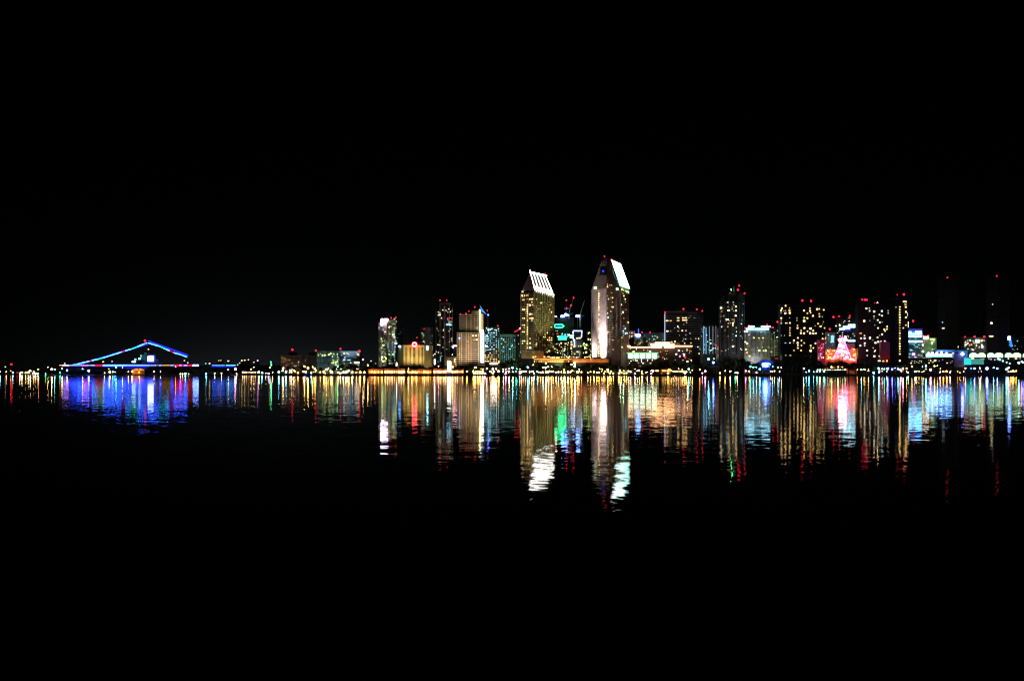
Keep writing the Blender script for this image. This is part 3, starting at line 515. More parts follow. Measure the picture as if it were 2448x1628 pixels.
# podium
b = Bld('hotel_podium', 'low beige and orange lit terrace building joining the two great towers', [(1243, 1592), (1290, 1588), (1455, 1588)], 857, nearblack, 10, slab=None, smat=tan)
b.part('orange_wall', 1290, 1455, 858, 866.5, orangew, Y=1586.9, d=1)
b.part('pavilion', 1247, 1288, 838, 857.2, olive, Y=1589, d=9); b.win(1271, 845, 14, 4.5, dark, 'window', .2) if 0 else None
b.part('terrace_roof', 1284, 1300, 838, 845, orangew, Y=1586, d=8) if 0 else None
b.part('cornice_light', 1276, 1366, 858.2, 859.8, emit('cornice_gold', (1.6, .8, .12)), Y=1586.4, d=1.2)
r_ = random.Random(3)
for k in range(34):
    x = 1276 + k * 4.1 + r_.uniform(-1, 1)
    if x > 1412: break
    if 1384 < x < 1396: continue
    b.win(x, 854 + r_.uniform(-1.2, 1), r_.choice((2.5, 4, 5.5)), r_.choice((2.6, 4, 5)), r_.choice('YYYO'), 'terrace_lamp', 1.2)
for k in range(16): b.win(1278 + k * 5.4, 864, 1.7, 3.6, 'Y', 'lit_window')
b.win(1412.5, 859, 3, 10, 'Y', 'lit_window'); MB().box(wx(1284, 1584), wx(1300, 1584), 1584, 1592, wz(858, 1584), wz(839, 1584)).build('lit_pavilion', orangew, b.root)
for p_, e in ((1382, 2.6), (1405, 3.6), (1428, 3.6), (1446, 2.4), (1300, 1.6), (1335, 1.0)): wash(b, p_, e, (1, .55, .2), 12, 21, angle=100, z0=14)
wash(b, 1264, 1.6, (1, .85, .55), 25, 22)
# low terraces to the right of the tallest tower
b = Bld('brown_block', 'small brown block with rows of tiny lamps just beside the tallest tower', flat(1502, 1518, 1680), 793, redbrown, 20, slab=(4, .8, 797, 826))
b.wins('D', [(612, 960), (640, 960), (612, 998), (638, 1000), (612, 1020)], 'Y', 2.6, 2.6); wash(b, 1510, .8, (1, .8, .7))
b = Bld('domed_block', 'small block with a white glowing domed sign and a blue spire', flat(1516, 1538, 1670), 806, olive, 20, slab=(4, .8, 812, 828))
sprinkle(b, 10, 812, 828, 'wyg', 9)
b.part('spire', 1526.6, 1527.6, 786, 798, emit('spire_blue', (.1, .2, 2.2))); MB().ball((wx(1525, 1672), 1672, wz(802, 1672)), 4.6, .55).build('dome_sign', emit('dome_white', (3, 6, 12)), b.root); b.win(1525, 807.5, 16, 3, emit('deep_blue_strip', (.1, .25, 1.6)), 'light_strip')
b.beacon(1517, 797); b.beacon(1535, 794.5, r=1.3); b.beacon(1554, 795, r=1.4); wash(b, 1527, .9, (.8, .9, .7))
b = Bld('stepped_office', 'grey teal stepped office with long floor bands behind the terraces', [(1538, 1700), (1588, 1700)], 797, dimgrey, 25, slab=(4, 1.3, 801, 828), smat=teal)
sprinkle(b, 22, 802, 827, 'wTgy', 10)
b.part('stair_tower', 1555, 1559, 801, 826, teal, Y=b.Y - 1.5, d=2); b.beacon(1583.5, 810, r=1.5); wash(b, 1550, .9, (.8, 1, .95)); wash(b, 1575, .9, (.8, 1, .95))
b = Bld('terrace_hall', 'wide terraced hall edged with glaring pinkish white strip lights', [(1500, 1630), (1655, 1620)], 829, wall_mat('smoke_grey_wall', (.06, .055, .055)), 30)
sprinkle(b, 44, 834, 862, 'wyYWwwO', 11)
ts = emit('strip_pinkwhite', (8, 3.6, 1.5))
for q in ((1504, 1580, 829, 831.2), (1555, 1612, 821.5, 824.5), (1566, 1601, 818.2, 820.6), (1557, 1582, 826, 832), (1588, 1612, 826, 832), (1612, 1655, 826.2, 828.6), (1580, 1590, 825.5, 827), (1501, 1507, 826, 830)): b.part('strip_light', *q, ts, Y=b.Y - 1.4, d=1.2)
b.part('upper_tier', 1550, 1625, 819.5, 829.2, dimgrey, d=10)
b.part('glass_hall', 1500, 1574, 841, 858, teal, Y=b.Y - 4, d=4)
for k, x in enumerate((1508, 1521.5, 1536, 1550.5, 1565)): b.part('hall_window', x - 5.2, x + 5.2, 846.5, 856.5, emit('hall_white', (4.4, 5.4, 3.8)), Y=b.Y - 5, d=.8)
b.part('hall_cornice', 1498, 1574, 843, 845, emit('hall_lime', (.5, 1, .4)), Y=b.Y - 5, d=.8)
b.wins('D', [(660, 1180, 8, 2.5), (692, 1152, 3, 2.5), (855, 1178, 6, 3.5, 'C'), (825, 1178, 5, 2.5, 'b'), (465, 1278, 1.6, 7), (540, 1275, 1.6, 7), (680, 1278, 1.6, 6), (752, 1285, 2, 11), (825, 1280, 1.6, 6), (878, 1278, 1.6, 6), (700, 1285, 4, 1.5), (770, 1315, 7, 2.4), (655, 1280, 2, 2, 'Y'), (715, 1313, 4, 2),
             (630, 1290, 4, 2), (845, 1315, 2.4, 2.4), (862, 1315, 2.4, 2.4), (500, 1300, 4, 4), (610, 1315, 2.4, 2.4), (545, 1300, 4, 5), (485, 1322, 8, 4), (735, 1352, 6, 2)], 'W')
b.grid(1458, 1470, 855, 866, 3.5, 4, .8, 'TTC', 3, 2.4, 2) if 0 else None
wash(b, 1540, .5, (.7, 1, .75), 14, 24, z0=14); wash(b, 1640, .2, (1, .85, .8), 25)
b.wins('i', [(820, 75, 7, 2.6), (1025, 75, 6, 4), (990, 68, 3, 2)], 'W'); b.wins('i', [(915, 125, 3, 5, 'P'), (1040, 140, 6, 9, 'm')]); b.wins('E', [(500, 1075, 7, 4, 'C'), (615, 1075, 5, 2, 'w'), (655, 1078, 2.5, 3, 'y')])
# wide slatted office
b = Bld('slatted_office', 'broad dark office slab with horizontal louvres and two rows of yellow lights', [(1589.5, 1700), (1674, 1690), (1680, 1715)], 746, nearblack, 40, slab=(5.6, 1.4, 748, 850), smat=dimgrey)
sprinkle(b, 22, 752, 848, 'wyyw', 12)
b.part('corner_light', 1588.6, 1590.4, 750, 815, emit('corner_strip', (.55, .6, .8)), Y=1696, d=1.5); b.part('penthouse', 1596, 1672, 743.5, 746.2, dimgrey)
b.beacon(1590, 746.5, r=1.5); b.beacon(1634, 739, r=1.6); b.beacon(1666, 739.5, r=1.5); b.beacon(1679, 743.5, r=1.4)
b.wins('E', [(330, 645, 9, 3.6), (382, 645, 8, 3.6), (490, 605, 8, 3.4), (490, 643, 10, 4.6), (560, 605, 7, 3.2), (600, 603, 8, 3), (585, 635, 18, 3.8), (335, 795, 7, 3.6, 'W'), (385, 795, 2, 3, 'y'), (490, 792, 4.5, 2.4), (550, 787, 4.4, 4, 'W'), (603, 787, 5, 3.6),
             (485, 728, 3, 3.4, 'W'), (600, 908, 3, 4, 'W'), (745, 902, 3, 3.4), (785, 903, 3.2, 3.2), (445, 943, 4, 4), (395, 948, 6, 1.6), (495, 970, 2, 2.6), (580, 970, 2, 2.6), (675, 965, 6, 3), (510, 855, 3, 2, 'y'), (610, 855, 4, 2, 'b'), (740, 1025, 2, 2.4, 'b'), (775, 1022, 2.6, 3), (792, 1117, 3, 3.2), (590, 970, 'w')], 'Y')
wash(b, 1630, 1.5, (.9, .92, 1), 50, 70, angle=100); wash(b, 1677, 1.2, (.85, 1, .6), 45, 60)
# blue line building
b = Bld('blue_line_tower', 'mid rise traced by thin vertical blue and teal lines', flat(1680, 1713, 1720), 777, nearblack, 25, slab=(4.4, .7, 782, 846), smat=dimgrey)
sprinkle(b, 14, 784, 845, 'wCTb', 13)
b.part('rooftop_hut', 1684, 1698, 771, 777.2, dimgrey)
bl = emit('blue_line', (.25, .55, .9)); b.part('line_light', 1681.8, 1683.4, 780, 846, bl, Y=b.Y - 1.3, d=1); b.part('line_light', 1687.4, 1688.6, 783, 846, emit('blue_line_bright', (.25, .75, 1.3)), Y=b.Y - 1.3, d=1)
for x in (1695.5, 1704, 1711): b.part('line_light', x, x + .9, 780, 846, emit('pale_line', (.28, .33, .4)), Y=b.Y - 1.3, d=1)
b.grid(1682, 1684, 785, 844, 4, 3.5, .8, 'wT', 2.4, 1.8, 3); b.wins('E', [(865, 742, 4, 3, 'C'), (950, 922, 9, 2), (957, 970, 5, 3.5), (915, 948, 2, 3), (945, 1070, 9, 2), (980, 1045, 2, 2), (1057, 768, 2.4, 2.8), (1060, 940, 9, 3)], 'C')
wash(b, 1690, .9, (.5, .75, 1))
b = Bld('reddish_block', 'dim reddish mid rise tucked left of the tall notched tower', flat(1712, 1743, 1715), 786, redbrown, 20, slab=(4.2, .9, 789, 850), smat=redbrown, pier=([1713, 1722, 1727, 1733, 1742], 1, 787, 850), pmat=redbrown)
sprinkle(b, 16, 792, 849, 'yyow', 14)
b.beacon(1727.5, 781, r=1.4); b.wins('E', [(1028, 1000, 4, 4, 'R'), (1073, 1052, 3, 3), (1095, 1052, 3.4, 3.4), (1140, 1050, 2, 2), (1157, 1160, 3, 4, 'y'), (1048, 1060, 2, 2), (1175, 985, 2, 2, 'y'), (1060, 1020, 2, 2, 'y')], 'Y'); wash(b, 1727, .6, (1, .75, .7))
# notched tall tower
b = Bld('notched_tower', 'tall notched tower crowned by red lamps and one green lamp', [(1722, 1660), (1746, 1645), (1780, 1650)], 719, nearblack, 28, slab=(5.4, .9, 724, 848), smat=dimgrey, pier=([1723, 1732, 1736, 1743, 1762, 1768, 1774, 1779.5], .9, 720, 850))
sprinkle(b, 30, 725, 847, 'wwyw', 15)
b.part('upper_stage', 1744, 1760, 700, 719.2, nearblack); b.part('upper_stage', 1768, 1780, 704, 719.2, nearblack); b.part('upper_stage', 1726, 1732, 707, 719.2, nearblack); b.part('spire', 1755.5, 1757.5, 684, 700.2, dimgrey); 
for q in ((1744, 1760), (1768, 1780)): 
    mb = MB()
    for y in (702, 707, 712, 717): mb.box(wx(q[0] - .6, b.Y), wx(q[1] + .6, b.Y), b.Y + 3.4, b.Y + 12.6, wz(y + 1.6, b.Y), wz(y + .6, b.Y))
    mb.build('floor_band', grey, b.root)
b.part('dark_recess', 1743, 1748, 770, 848, nearblack, Y=b.Y - .9, d=2); b.part('dark_recess', 1762, 1767, 706, 848, nearblack, Y=b.Y - .9, d=3)
for q in ((1767, 683, 1.6), (1764, 693, 1.9), (1745.6, 701, 1.5), (1780, 701.5, 1.5)): b.beacon(q[0], q[1], r=q[2])
b.beacon(1748, 693, 'G', r=1)
b.wins('E', [(1210, 380, 4, 4, 'W'), (1280, 380, 3.5, 3, 'W'), (1115, 460, 5, 4, 'W'), (1320, 442, 6, 5), (1357, 443, 3, 3.4), (1215, 445, 3, 2, 'y'), (1225, 495, 6, 4), (1320, 500, 5.5, 5), (1355, 505, 3, 3), (1125, 510, 2, 4, 'y'), (1315, 573, 5.5, 5, 'W'), (1210, 627, 7, 4, 'C'), (1280, 627, 12, 3.2, 'O'),
             (1237, 680, 4, 3.6), (1275, 680, 5, 4.4), (1275, 713, 4, 3.4), (1215, 685, 2, 3, 'y'), (1323, 745, 3.6, 3.6), (1330, 803, 3.4, 3.4), (1322, 862, 4, 4, 'C'), (1398, 690, 3, 3, 'C'), (1275, 1013, 5, 4.6), (1388, 1047, 4, 3.6, 'w'), (1353, 985, 'w'), (1270, 925, 'y'), (1275, 840, 'y')], 'Y')
wash(b, 1730, 1.2, (1, .92, .9), 40); wash(b, 1755, 1.2, (.95, .95, 1), 40); wash(b, 1775, 1.2, (.95, 1, 1), 40, 70)
# cyan crowned hotel
b = Bld('cyan_crowned_hotel', 'hotel with double cyan white light band along its roof and speckled lime windows', [(1780, 1640), (1797, 1628), (1842, 1634)], 791, grey, 30, slab=(4.5, .8, 796, 852), pier=([1785, 1797, 1806, 1815, 1825, 1834, 1841], .9, 792, 853), smat=dimgrey)
cb = emit('crown_cyan', (2, 5, 6.5)); b.part('upper_storey', 1789, 1842, 780, 791.2, nearblack, Y=1632)
for q in ((1789, 1804, 779, 782), (1820, 1841.5, 779, 782.4), (1779.5, 1788, 790.5, 794), (1784, 1802, 784.5, 788.5)): b.part('crown_light', *q, cb, Y=1626, d=1.5)
for k in range(7): b.part('crown_light', 1804.6 + k * 5, 1808.2 + k * 5, 784.6, 788.6, cb, Y=1626, d=1.5)
b.wins('F', [(72, 848, 4, 4), (130, 890, 3, 3), (205, 893, 3, 3), (262, 893, 5, 3), (233, 812, 4, 2), (210, 925, 'y'), (20, 950, 4, 4.4, 'W'), (43, 973, 4.4, 3.6), (28, 1057, 4.4, 4.2), (38, 1103, 4.6, 4, 'O'), (78, 1153, 3.6, 4), (135, 1123, 2.4, 2.6), (148, 1155, 2, 2, 'y'), (185, 1025, 'g'), (250, 1022, 'O'), (335, 1020, 3, 3),
             (210, 1072, 5, 4, 'W'), (270, 1075, 4, 2.6, 'G'), (300, 1075, 4.4, 3.6, 'G'), (380, 905, 2, 4, 'g'), (405, 1090, 4.4, 4.4, 'G')], 'Y')
b.grid(1783, 1840, 800, 850, 4.6, 4.5, .2, 'ggy', 2, 1.8, 21, 40); b.beacon(1834, 776, r=1.2); b.beacon(1781.5, 784, r=1.3); b.beacon(1791, 778, r=.9)
for p_ in (1788, 1815, 1835): wash(b, p_, .75, (.9, 1, .5), 40, 45, z0=20)
b = Bld('balcony_annex', 'darker annex with comb of pale lime balconies right of the cyan crowned hotel', flat(1843, 1868, 1636), 786, nearblack, 25, slab=(4.4, 1, 813, 852), smat=pale, pier=([1845, 1851, 1867], 1.2, 800, 853), pmat=olive)
sprinkle(b, 16, 790, 850, 'gwyg', 16)
b.beacon(1847, 783, r=1.8); b.beacon(1859, 769.5, r=1.8); b.win(1858, 806, 6, 3, 'G'); b.wins('F', [(530, 1075, 4, 4, 'Y'), (470, 880, 5, 2.6, 'w')]); wash(b, 1855, 1.1, (.8, 1, .5), 22, 22); b.win(1856, 857, 12, 4, emit('dim_red_sign', (.35, .03, .06)), 'lit_sign')
# two dark towers with scattered windows
b = Bld('dark_tower', 'very dark tower strewn with warm windows, right next to the balcony annex', [(1866, 1600), (1894, 1595)], 727, nearblack, 30, slab=(6, .6, 733, 850), smat=nearblack)
b.wins('F', [(592, 430, 4.5, 5), (540, 465, 5, 4.6), (527, 500, 5, 5), (568, 500, 'w'), (593, 500, 'w'), (648, 497, 7, 6), (648, 463, 4, 3), (652, 533, 5, 5), (588, 538, 5.5, 5), (527, 535, 'w'), (530, 607, 5, 5), (528, 643, 'w'), (530, 680, 4.4, 4.6), (595, 678, 4, 3), (612, 678, 2.4, 2.4), (655, 677, 5, 4.5),
             (655, 748, 5, 4.6), (652, 782, 3.6, 3.6), (655, 820, 5, 4.6), (655, 855, 5.4, 4.6), (577, 857, 'W'), (533, 857, 'w'), (655, 963, 4.4, 4.4, 'W'), (590, 963, 6, 1.8, 'w'), (660, 1142, 6.5, 5), (593, 1143, 6, 1.8, 'w'), (650, 605, 'w')], 'Y')
b = Bld('dark_tower', 'wide black tower with dense warm windows and two red lamps on top', [(1895, 1600), (1972, 1590)], 733, nearblack, 30, slab=(6, .6, 739, 850), smat=nearblack)
b.part('upper_stage', 1905, 1950, 726, 733.2, nearblack); b.beacon(1918, 718.5, r=1.9); b.beacon(1939, 719.5, r=1.8)
b.wins('F', [(857, 498, 4.4, 4.4), (943, 465, 5, 5), (942, 503, 5.4, 5), (953, 530, 3, 3), (906, 537, 5.5, 5), (987, 575, 5.6, 5.4), (1047, 478, 6, 6), (1077, 475, 3.6, 4), (1140, 489, 4, 3.6), (1077, 547, 5, 5), (1080, 583, 5.5, 5), (1120, 587, 'w'), (860, 603, 4, 4), (906, 607, 4, 4), (858, 648, 7, 6.5), (755, 605, 2.6, 3, 'W'), (755, 640, 2.6, 3, 'W'),
             (763, 713, 5, 4.4), (763, 750, 5, 4.6), (862, 750, 5, 4.8), (950, 757, 7, 6.6, 'W'), (907, 795, 3.6, 3.6, 'W'), (815, 785, 5, 4.4), (812, 822, 5, 4.6), (857, 825, 6, 6), (945, 825, 6, 6), (992, 827, 5.6, 5.4), (1028, 825, 3.6, 4.4), (990, 788, 4, 3.6), (1060, 687, 7, 4.6), (1085, 725, 3.4, 4.4), (1100, 725, 3.4, 4.4), (1137, 660, 2.8, 3), (1123, 692, 2.4, 2.4, 'O'), (1018, 717, 2.4, 3),
             (768, 892, 4.6, 4.4), (712, 928, 5.6, 5.4), (820, 928, 3.8, 4), (765, 963, 6, 5), (767, 997, 4.4, 3.6), (820, 1000, 5, 5), (860, 965, 5, 5), (768, 1037, 6.6, 6), (712, 1072, 5, 4), (815, 1072, 6, 5.4), (953, 1002, 6, 6), (953, 1035, 4, 4), (992, 1037, 4, 4), (953, 1077, 6.4, 6), (707, 963, 2.6, 3), (1055, 935, 5.6, 5.4), (1022, 970, 6, 6, 'W'), (1125, 832, 3.4, 4), (1125, 903, 4, 3.6), (1052, 1020, 3, 3),
             (1153, 750, 4.5, 5.4, emit('blue_white_sign', (1.6, 5, 16))), (908, 1222, 3.2, 3.4, 'B'), (950, 1245, 5, 3.4, 'C'), (960, 1160, 2.4, 2.4, 'C'), (857, 1228, 'w'), (1052, 1218, 3.4, 3.4, 'W')], 'Y')
# red strip
b = Bld('crimson_strip_block', 'narrow block bathed in crimson light and dotted with pink windows', flat(1955, 1972.5, 1580), 812, wall_mat('rose_plaster', (.34, .14, .16)), 9, roof=False)
b.grid(1957, 1971, 818, 864, 3.6, 4.6, .72, 'PmmW', 2, 2, 5)
wash(b, 1964, 3.2, (1, .02, .12), 10, 20, angle=70); wash(b, 1964, 1.6, (1, .02, .2), 12, 36, angle=60)
# grey teal block + cyan panel, orange block
b = Bld('teal_panel_block', 'grey block with a pale cyan lit panel between the red strip and the pink glow', flat(1973, 1997, 1650), 796, grey, 20, slab=(4, .6, 800, 836))
sprinkle(b, 12, 800, 834, 'wT', 22)
b.part('cyan_panel', 1987, 1993.5, 802, 819, emit('cyan_panel', (.35, .95, 1.1)), Y=b.Y - 2, d=1.5); b.wins('k', [(475, 245, 3, 3, 'C'), (400, 320, 3.4, 4, 'Y'), (385, 350, 3, 4, 'O'), (390, 475, 2.4, 2.8, 'W')]); b.beacon(1984, 787, r=1.8); wash(b, 1983, 1.1, (.7, 1, 1), 30, 50)
b = Bld('added_amber_block', 'low amber glowing block added at the foot of the teal panel block', [(1973, 1600), (2048, 1600)], 836, orangew, 15, roof=False)  # block added to carry the orange light of floodlit trees
b.grid(1975, 1997, 838, 858, 4, 4, .75, 'oYoO', 3, 2.8, 6); b.grid(2041, 2051, 835, 862, 4.5, 5, .9, 'OYoO', 3.2, 3.2, 7)
b.wins('k', [(500, 880, 11, 6), (470, 700, 4, 4), (750, 870, 5, 7, 'O'), (830, 880, 12, 4, 'O'), (1060, 920, 9, 6), (1130, 940, 14, 6, 'W'), (940, 915, 8, 4, 'P'), (1200, 960, 5, 6, 'P'), (1150, 980, 16, 2, 'm'), (460, 980, 14, 4, 'm'), (620, 880, 8, 4, 'o')], 'Y')
wash(b, 1985, 2.4, (1, .5, .08), 14, 18, angle=110); wash(b, 2030, 3, (1, .05, .12), 14, 18, angle=90); b.part('pink_wall', 2012, 2044, 822, 836.2, wall_mat('rose_plaster', (.34, .14, .16)), Y=1606, d=6)
sprinkle(b, 26, 824, 860, 'PmRWO', 30)
flood((wx(2030, 1585), 1585, 10), (wx(2030, 1606), 1606, 38), (1, .1, .25), 6, 80)
# light cone
def light_tree():
    Y = 1592; x = wx(2014, Y); rt = thing('light_cone', 'tall glaring white and pink cone of string lights ringed by crimson glow', 'light display', (x, Y, GZ))
    MB().tube((x, Y, GZ), (x, Y, wz(801, Y)), .7, .3).build('pole', metal, rt); rr = random.Random(2)
    for k in range(26):
        a = k / 26 * 2 * math.pi; mb = MB(); top = Vector((x, Y, wz(803, Y))); bot = Vector((x + 13 * math.cos(a), Y + 9 * math.sin(a), wz(860, Y)))
        for j in range(1, 13):
            p = top.lerp(bot, j / 13 + rr.uniform(-.02, .02)); mb.ball(p, rr.uniform(.2, .62))
        mb.tube(top, bot, .08, .08, 4)
        mb.build('light_string', emit('string_%s' % ('pink', 'white', 'crimson')[k % 3], ((7, .7, 2.6), (4, 1.6, 2.4), (6, .05, .4))[k % 3]), rt)
    for q in ((2008, 813, 4.6), (2021, 812, 4.6), (2009, 826, 5), (2016, 829, 4), (2006, 840, 3), (2012, 839, 4.4), (2020, 841, 3), (2015, 848, 3), (2024, 853, 2.2), (2026, 845, 1.8), (2021, 805, 2)):
        inst('ball', emit('white_glare', (15, 7, 10)), 'globe_lamp', rt, (wx(q[0], Y - 9), Y - 9, wz(q[1], Y - 9)), (q[2] * .55,) * 3)
        MB().tube((wx(q[0], Y - 9), Y - 9, wz(q[1], Y - 9)), (x, Y, wz(q[1] + 3, Y)), .15).build('bracket', metal, rt)
light_tree()
b = Bld('striped_tower', 'tower with slanting cyan white light stripes above the pink light cone', flat(1999, 2052, 1680), 759, nearblack, 25, slab=(5.2, .8, 764, 850), smat=dimgrey, pier=([2000, 2012, 2026, 2040, 2051], .7, 760, 850))
sprinkle(b, 18, 765, 812, 'wwC', 17)
b.beacon(1992.5, 758, r=1.8, Y=1690); b.beacon(2006, 757, r=1.8); b.beacon(2031.5, 755.5, r=1.5)
st = emit('stripe_cyan', (3, 6, 7))
for q in ((2028, 2050, 775.6, 778.2), (2016, 2050, 780, 783), (2015, 2032, 783, 786), (2007, 2020, 785, 788), (2027, 2051, 813, 816.4)): b.part('stripe_light', *q, st, Y=b.Y - 1.5, d=1.2)
b.part('blue_underlight', 2018, 2034, 787, 791, emit('under_blue', (.06, .06, .9)), Y=b.Y - 1.4, d=1.2)
b.wins('G', [(300, 650, 5, 4, 'W'), (162, 712, 3.4, 5, 'W'), (220, 668, 2.4, 2.8), (73, 720, 3.4, 3.4), (200, 817, 'w'), (130, 820, 5, 1.6, 'w'), (395, 820, 9, 1.4, 'w'), (300, 605, 6, 2, 'y')], 'W'); b.wins('k', [(950, 290, 6, 4, 'C'), (800, 280, 3, 3, 'P')]); wash(b, 2030, .6, (.9, .95, 1))
# dark tower, middle right
b = Bld('dark_tower', 'black tower with sparse small windows and a magenta lit inset at its right foot', [(2052, 1600), (2132, 1590)], 727, nearblack, 30, slab=(6, .5, 733, 850), smat=nearblack)
b.part('upper_stage', 2056, 2080, 722, 727.2, nearblack); b.beacon(2061.5, 716.5, r=1.6); b.beacon(2068, 717, r=1.7); b.beacon(2072.5, 717, r=1.4); b.beacon(2091, 725.5, r=.9); b.beacon(2098, 724, 'W', r=.55)
b.wins('G', [(550, 468, 5, 5), (592, 465, 4, 4, 'Y'), (596, 503, 5.4, 5), (662, 513, 5.2, 5), (773, 505, 5.6, 5, 'C'), (660, 580, 4.6, 3.4), (660, 612, 'w'), (737, 557, 5.4, 5), (775, 573, 4.4, 4), (518, 648, 6.5, 6), (600, 643, 'w'), (712, 635, 4.6, 4), (743, 670, 3.6, 4), (775, 665, 'w'), (672, 710, 'w'), (718, 750, 4.4, 4), (808, 770, 5, 4, 'Y'), (845, 765, 5, 4.6, 'O'), (848, 728, 3.6, 3.6),
             (820, 795, 3, 3), (467, 827, 8, 2.4, 'O'), (522, 860, 5, 4.8), (523, 897, 4.6, 4.4), (473, 897, 5.4, 3.4), (600, 893, 5, 5), (710, 885, 6.4, 4.8), (777, 840, 4, 5), (740, 855, 'w'), (643, 925, 'w'), (720, 948, 5.6, 5), (680, 962, 4.6, 5), (760, 940, 4.4, 4.4), (525, 967, 4.8, 4.6), (525, 1003, 4.8, 4.6), (463, 1003, 4.8, 4.6), (647, 1035, 3, 3, 'w'), (560, 1073, 5.4, 4.6),
             (680, 1070, 3.6, 4), (668, 1083, 4, 4), (560, 1145, 3.4, 4, 'w'), (665, 1155, 5.6, 5.6), (733, 1155, 3, 3), (735, 1222, 9, 3.4), (793, 1225, 7, 6, 'Y'), (845, 1222, 5.4, 6, 'O'), (862, 500, 2.4, 3, 'w'), (862, 535, 2.4, 5, 'w')], 'W')
b.part('lit_inset', 2105, 2127, 818, 858, wall_mat('rose_plaster', (.34, .14, .16)), Y=b.Y - 4, d=5)
b.wins('G', [(765, 1005, 4, 8, 'm'), (800, 1010, 4, 5, 'P'), (823, 1020, 6, 7, 'P'), (813, 937, 4, 4, 'P'), (835, 960, 2, 6, 'm'), (865, 1050, 2.4, 3, 'P'), (815, 1085, 2, 6, 'P'), (880, 1085, 2, 3, 'm'), (775, 1130, 4, 5, 'm'), (825, 1165, 9, 9, emit('scarlet_panel', (3.5, .04, .08))), (765, 1160, 5, 3, 'W'), (840, 1110, 4, 16, emit('crimson_panel', (1.6, .02, .14)))], 'm')
for q in b.root.children:
    if q.name.startswith('lit_window'): pass
wash(b, 2117, 2.6, (1, .02, .12), 12, 30, angle=60)
# dark tower with ladder of windows
b = Bld('dark_tower', 'black tower with one long vertical column of bright yellow windows', [(2131, 1600), (2172, 1600)], 716, nearblack, 30, slab=(6.2, .5, 722, 850), smat=nearblack)
b.beacon(2161, 704, r=2.0); b.beacon(2145, 705, r=.9)
for k in range(19): b.win(2150.5, 734 + k * 6.25, 4.6, 3.2, 'Y', 'stair_window')
b.win(2150.5, 862.5, 4, 4.4, 'Y', 'stair_window')
b.wins('G', [(1100, 370, 13, 4), (1110, 408, 8, 4), (1115, 447, 6, 5), (1118, 518, 5, 4.6), (1115, 597, 5, 4.6), (1118, 708, 7, 4.4), (973, 450, 3, 3.6, 'W'), (1080, 750, 3.2, 3.2, 'W'), (1152, 700, 1.4, 22, emit('edge_orange', (1, .45, .12)))], 'Y')
b.win(2169, 752, 1.2, 14, 'w', 'edge_light')
# blue white building
b = Bld('blue_striped_office', 'office with blazing blue white top bands and a thin red tipped antenna', flat(2169, 2205, 1640), 788, bluegrey, 25, slab=(3.6, .8, 800, 852), smat=bluegrey)
sprinkle(b, 18, 803, 851, 'CTwb', 18)
MB().tube((wx(2183, 1645), 1645, b.zt), (wx(2183, 1645), 1645, wz(769, 1645)), .35, .2).build('antenna', grey, b.root); inst('ball', le('R'), 'beacon_lamp', b.root, (wx(2183, 1645), 1645, wz(767.5, 1645)), (1.4,) * 3)
bw = emit('blue_white_sign', (1.6, 5, 16))
for q in ((2169, 2179, 792.5, 797), (2189, 2203, 791.5, 797), (2170, 2204, 797.5, 799.6)): b.part('band_light', *q, bw, Y=b.Y - 1.6, d=1.2)
for q in ((2170, 2204, 802, 805.4), (2170, 2206, 814.6, 818)): b.part('band_light', *q, emit('cyan_white_band', (2, 5, 6)), Y=b.Y - 1.6, d=1.2)
b.part('top_panel', 2169, 2205, 786.5, 791.5, emit('top_blue', (.05, .06, .5)), Y=b.Y - 1, d=1)
b.wins('l', [(790, 540, 3.4, 3, 'C'), (915, 540, 6, 2.6, 'C'), (655, 500, 2, 4, 'T'), (1030, 540, 4.4, 7, 'W'), (695, 690, 8, 3.6, 'C'), (1035, 725, 5, 6, 'W'), (765, 805, 10, 8, 'P'), (655, 800, 7, 4, 'T'), (915, 825, 5, 3, 'W'), (990, 840, 6, 6, 'O'), (820, 350, 6, 3, 'T'), (640, 885, 4, 2, 'w'), (820, 885, 6, 2, 'P')]); wash(b, 2186, 1.2, (.4, .8, 1), 25, 30)
b = Bld('lime_lit_block', 'short block with green yellow floodlit wall and a white top bar', flat(2206, 2239, 1650), 809, wall_mat('mint_plaster', (.5, .65, .45)), 20)
sprinkle(b, 8, 812, 850, 'gG', 23)
b.part('white_bar', 2208, 2220, 804.5, 809.2, emit('bar_white', (9, 8, 6)), Y=b.Y - 1, d=1.2); b.beacon(2207.5, 803, r=1.5); b.beacon(2219, 802.5, r=1.7); b.win(2229, 811.5, 18, 2.4, 'G'); b.win(2209, 818, 2, 12, 'o'); b.wins('l', [(1300, 480, 4, 7, 'G'), (1350, 430, 2, 7, 'w'), (1310, 670, 5, 5, 'G')]); wash(b, 2220, 3.2, (.7, 1, .35), 18, 24); wash(b, 2233, 1.3, (.4, 1, .8), 18, 24)
# very tall dark pair
b = Bld('dark_skyscraper', 'almost invisible tall black tower topped by a single red lamp, left of its twin', [(2242, 1680), (2292, 1680)], 667, nearblack, 30, slab=(5.9, .7, 716, 838), smat=dimgrey)
b.beacon(2265, 664, 'r', r=1.7); b.part('dark_recess', 2259, 2280, 668, 838, nearblack, Y=b.Y - 1.2, d=2); b.wins('H', [(295, 732, 3.6, 4, 'C'), (305, 812, 10, 4, 'w'), (380, 565, 'w'), (505, 1060, 3, 7, emit('faint_pink', (.3, .08, .12)))])

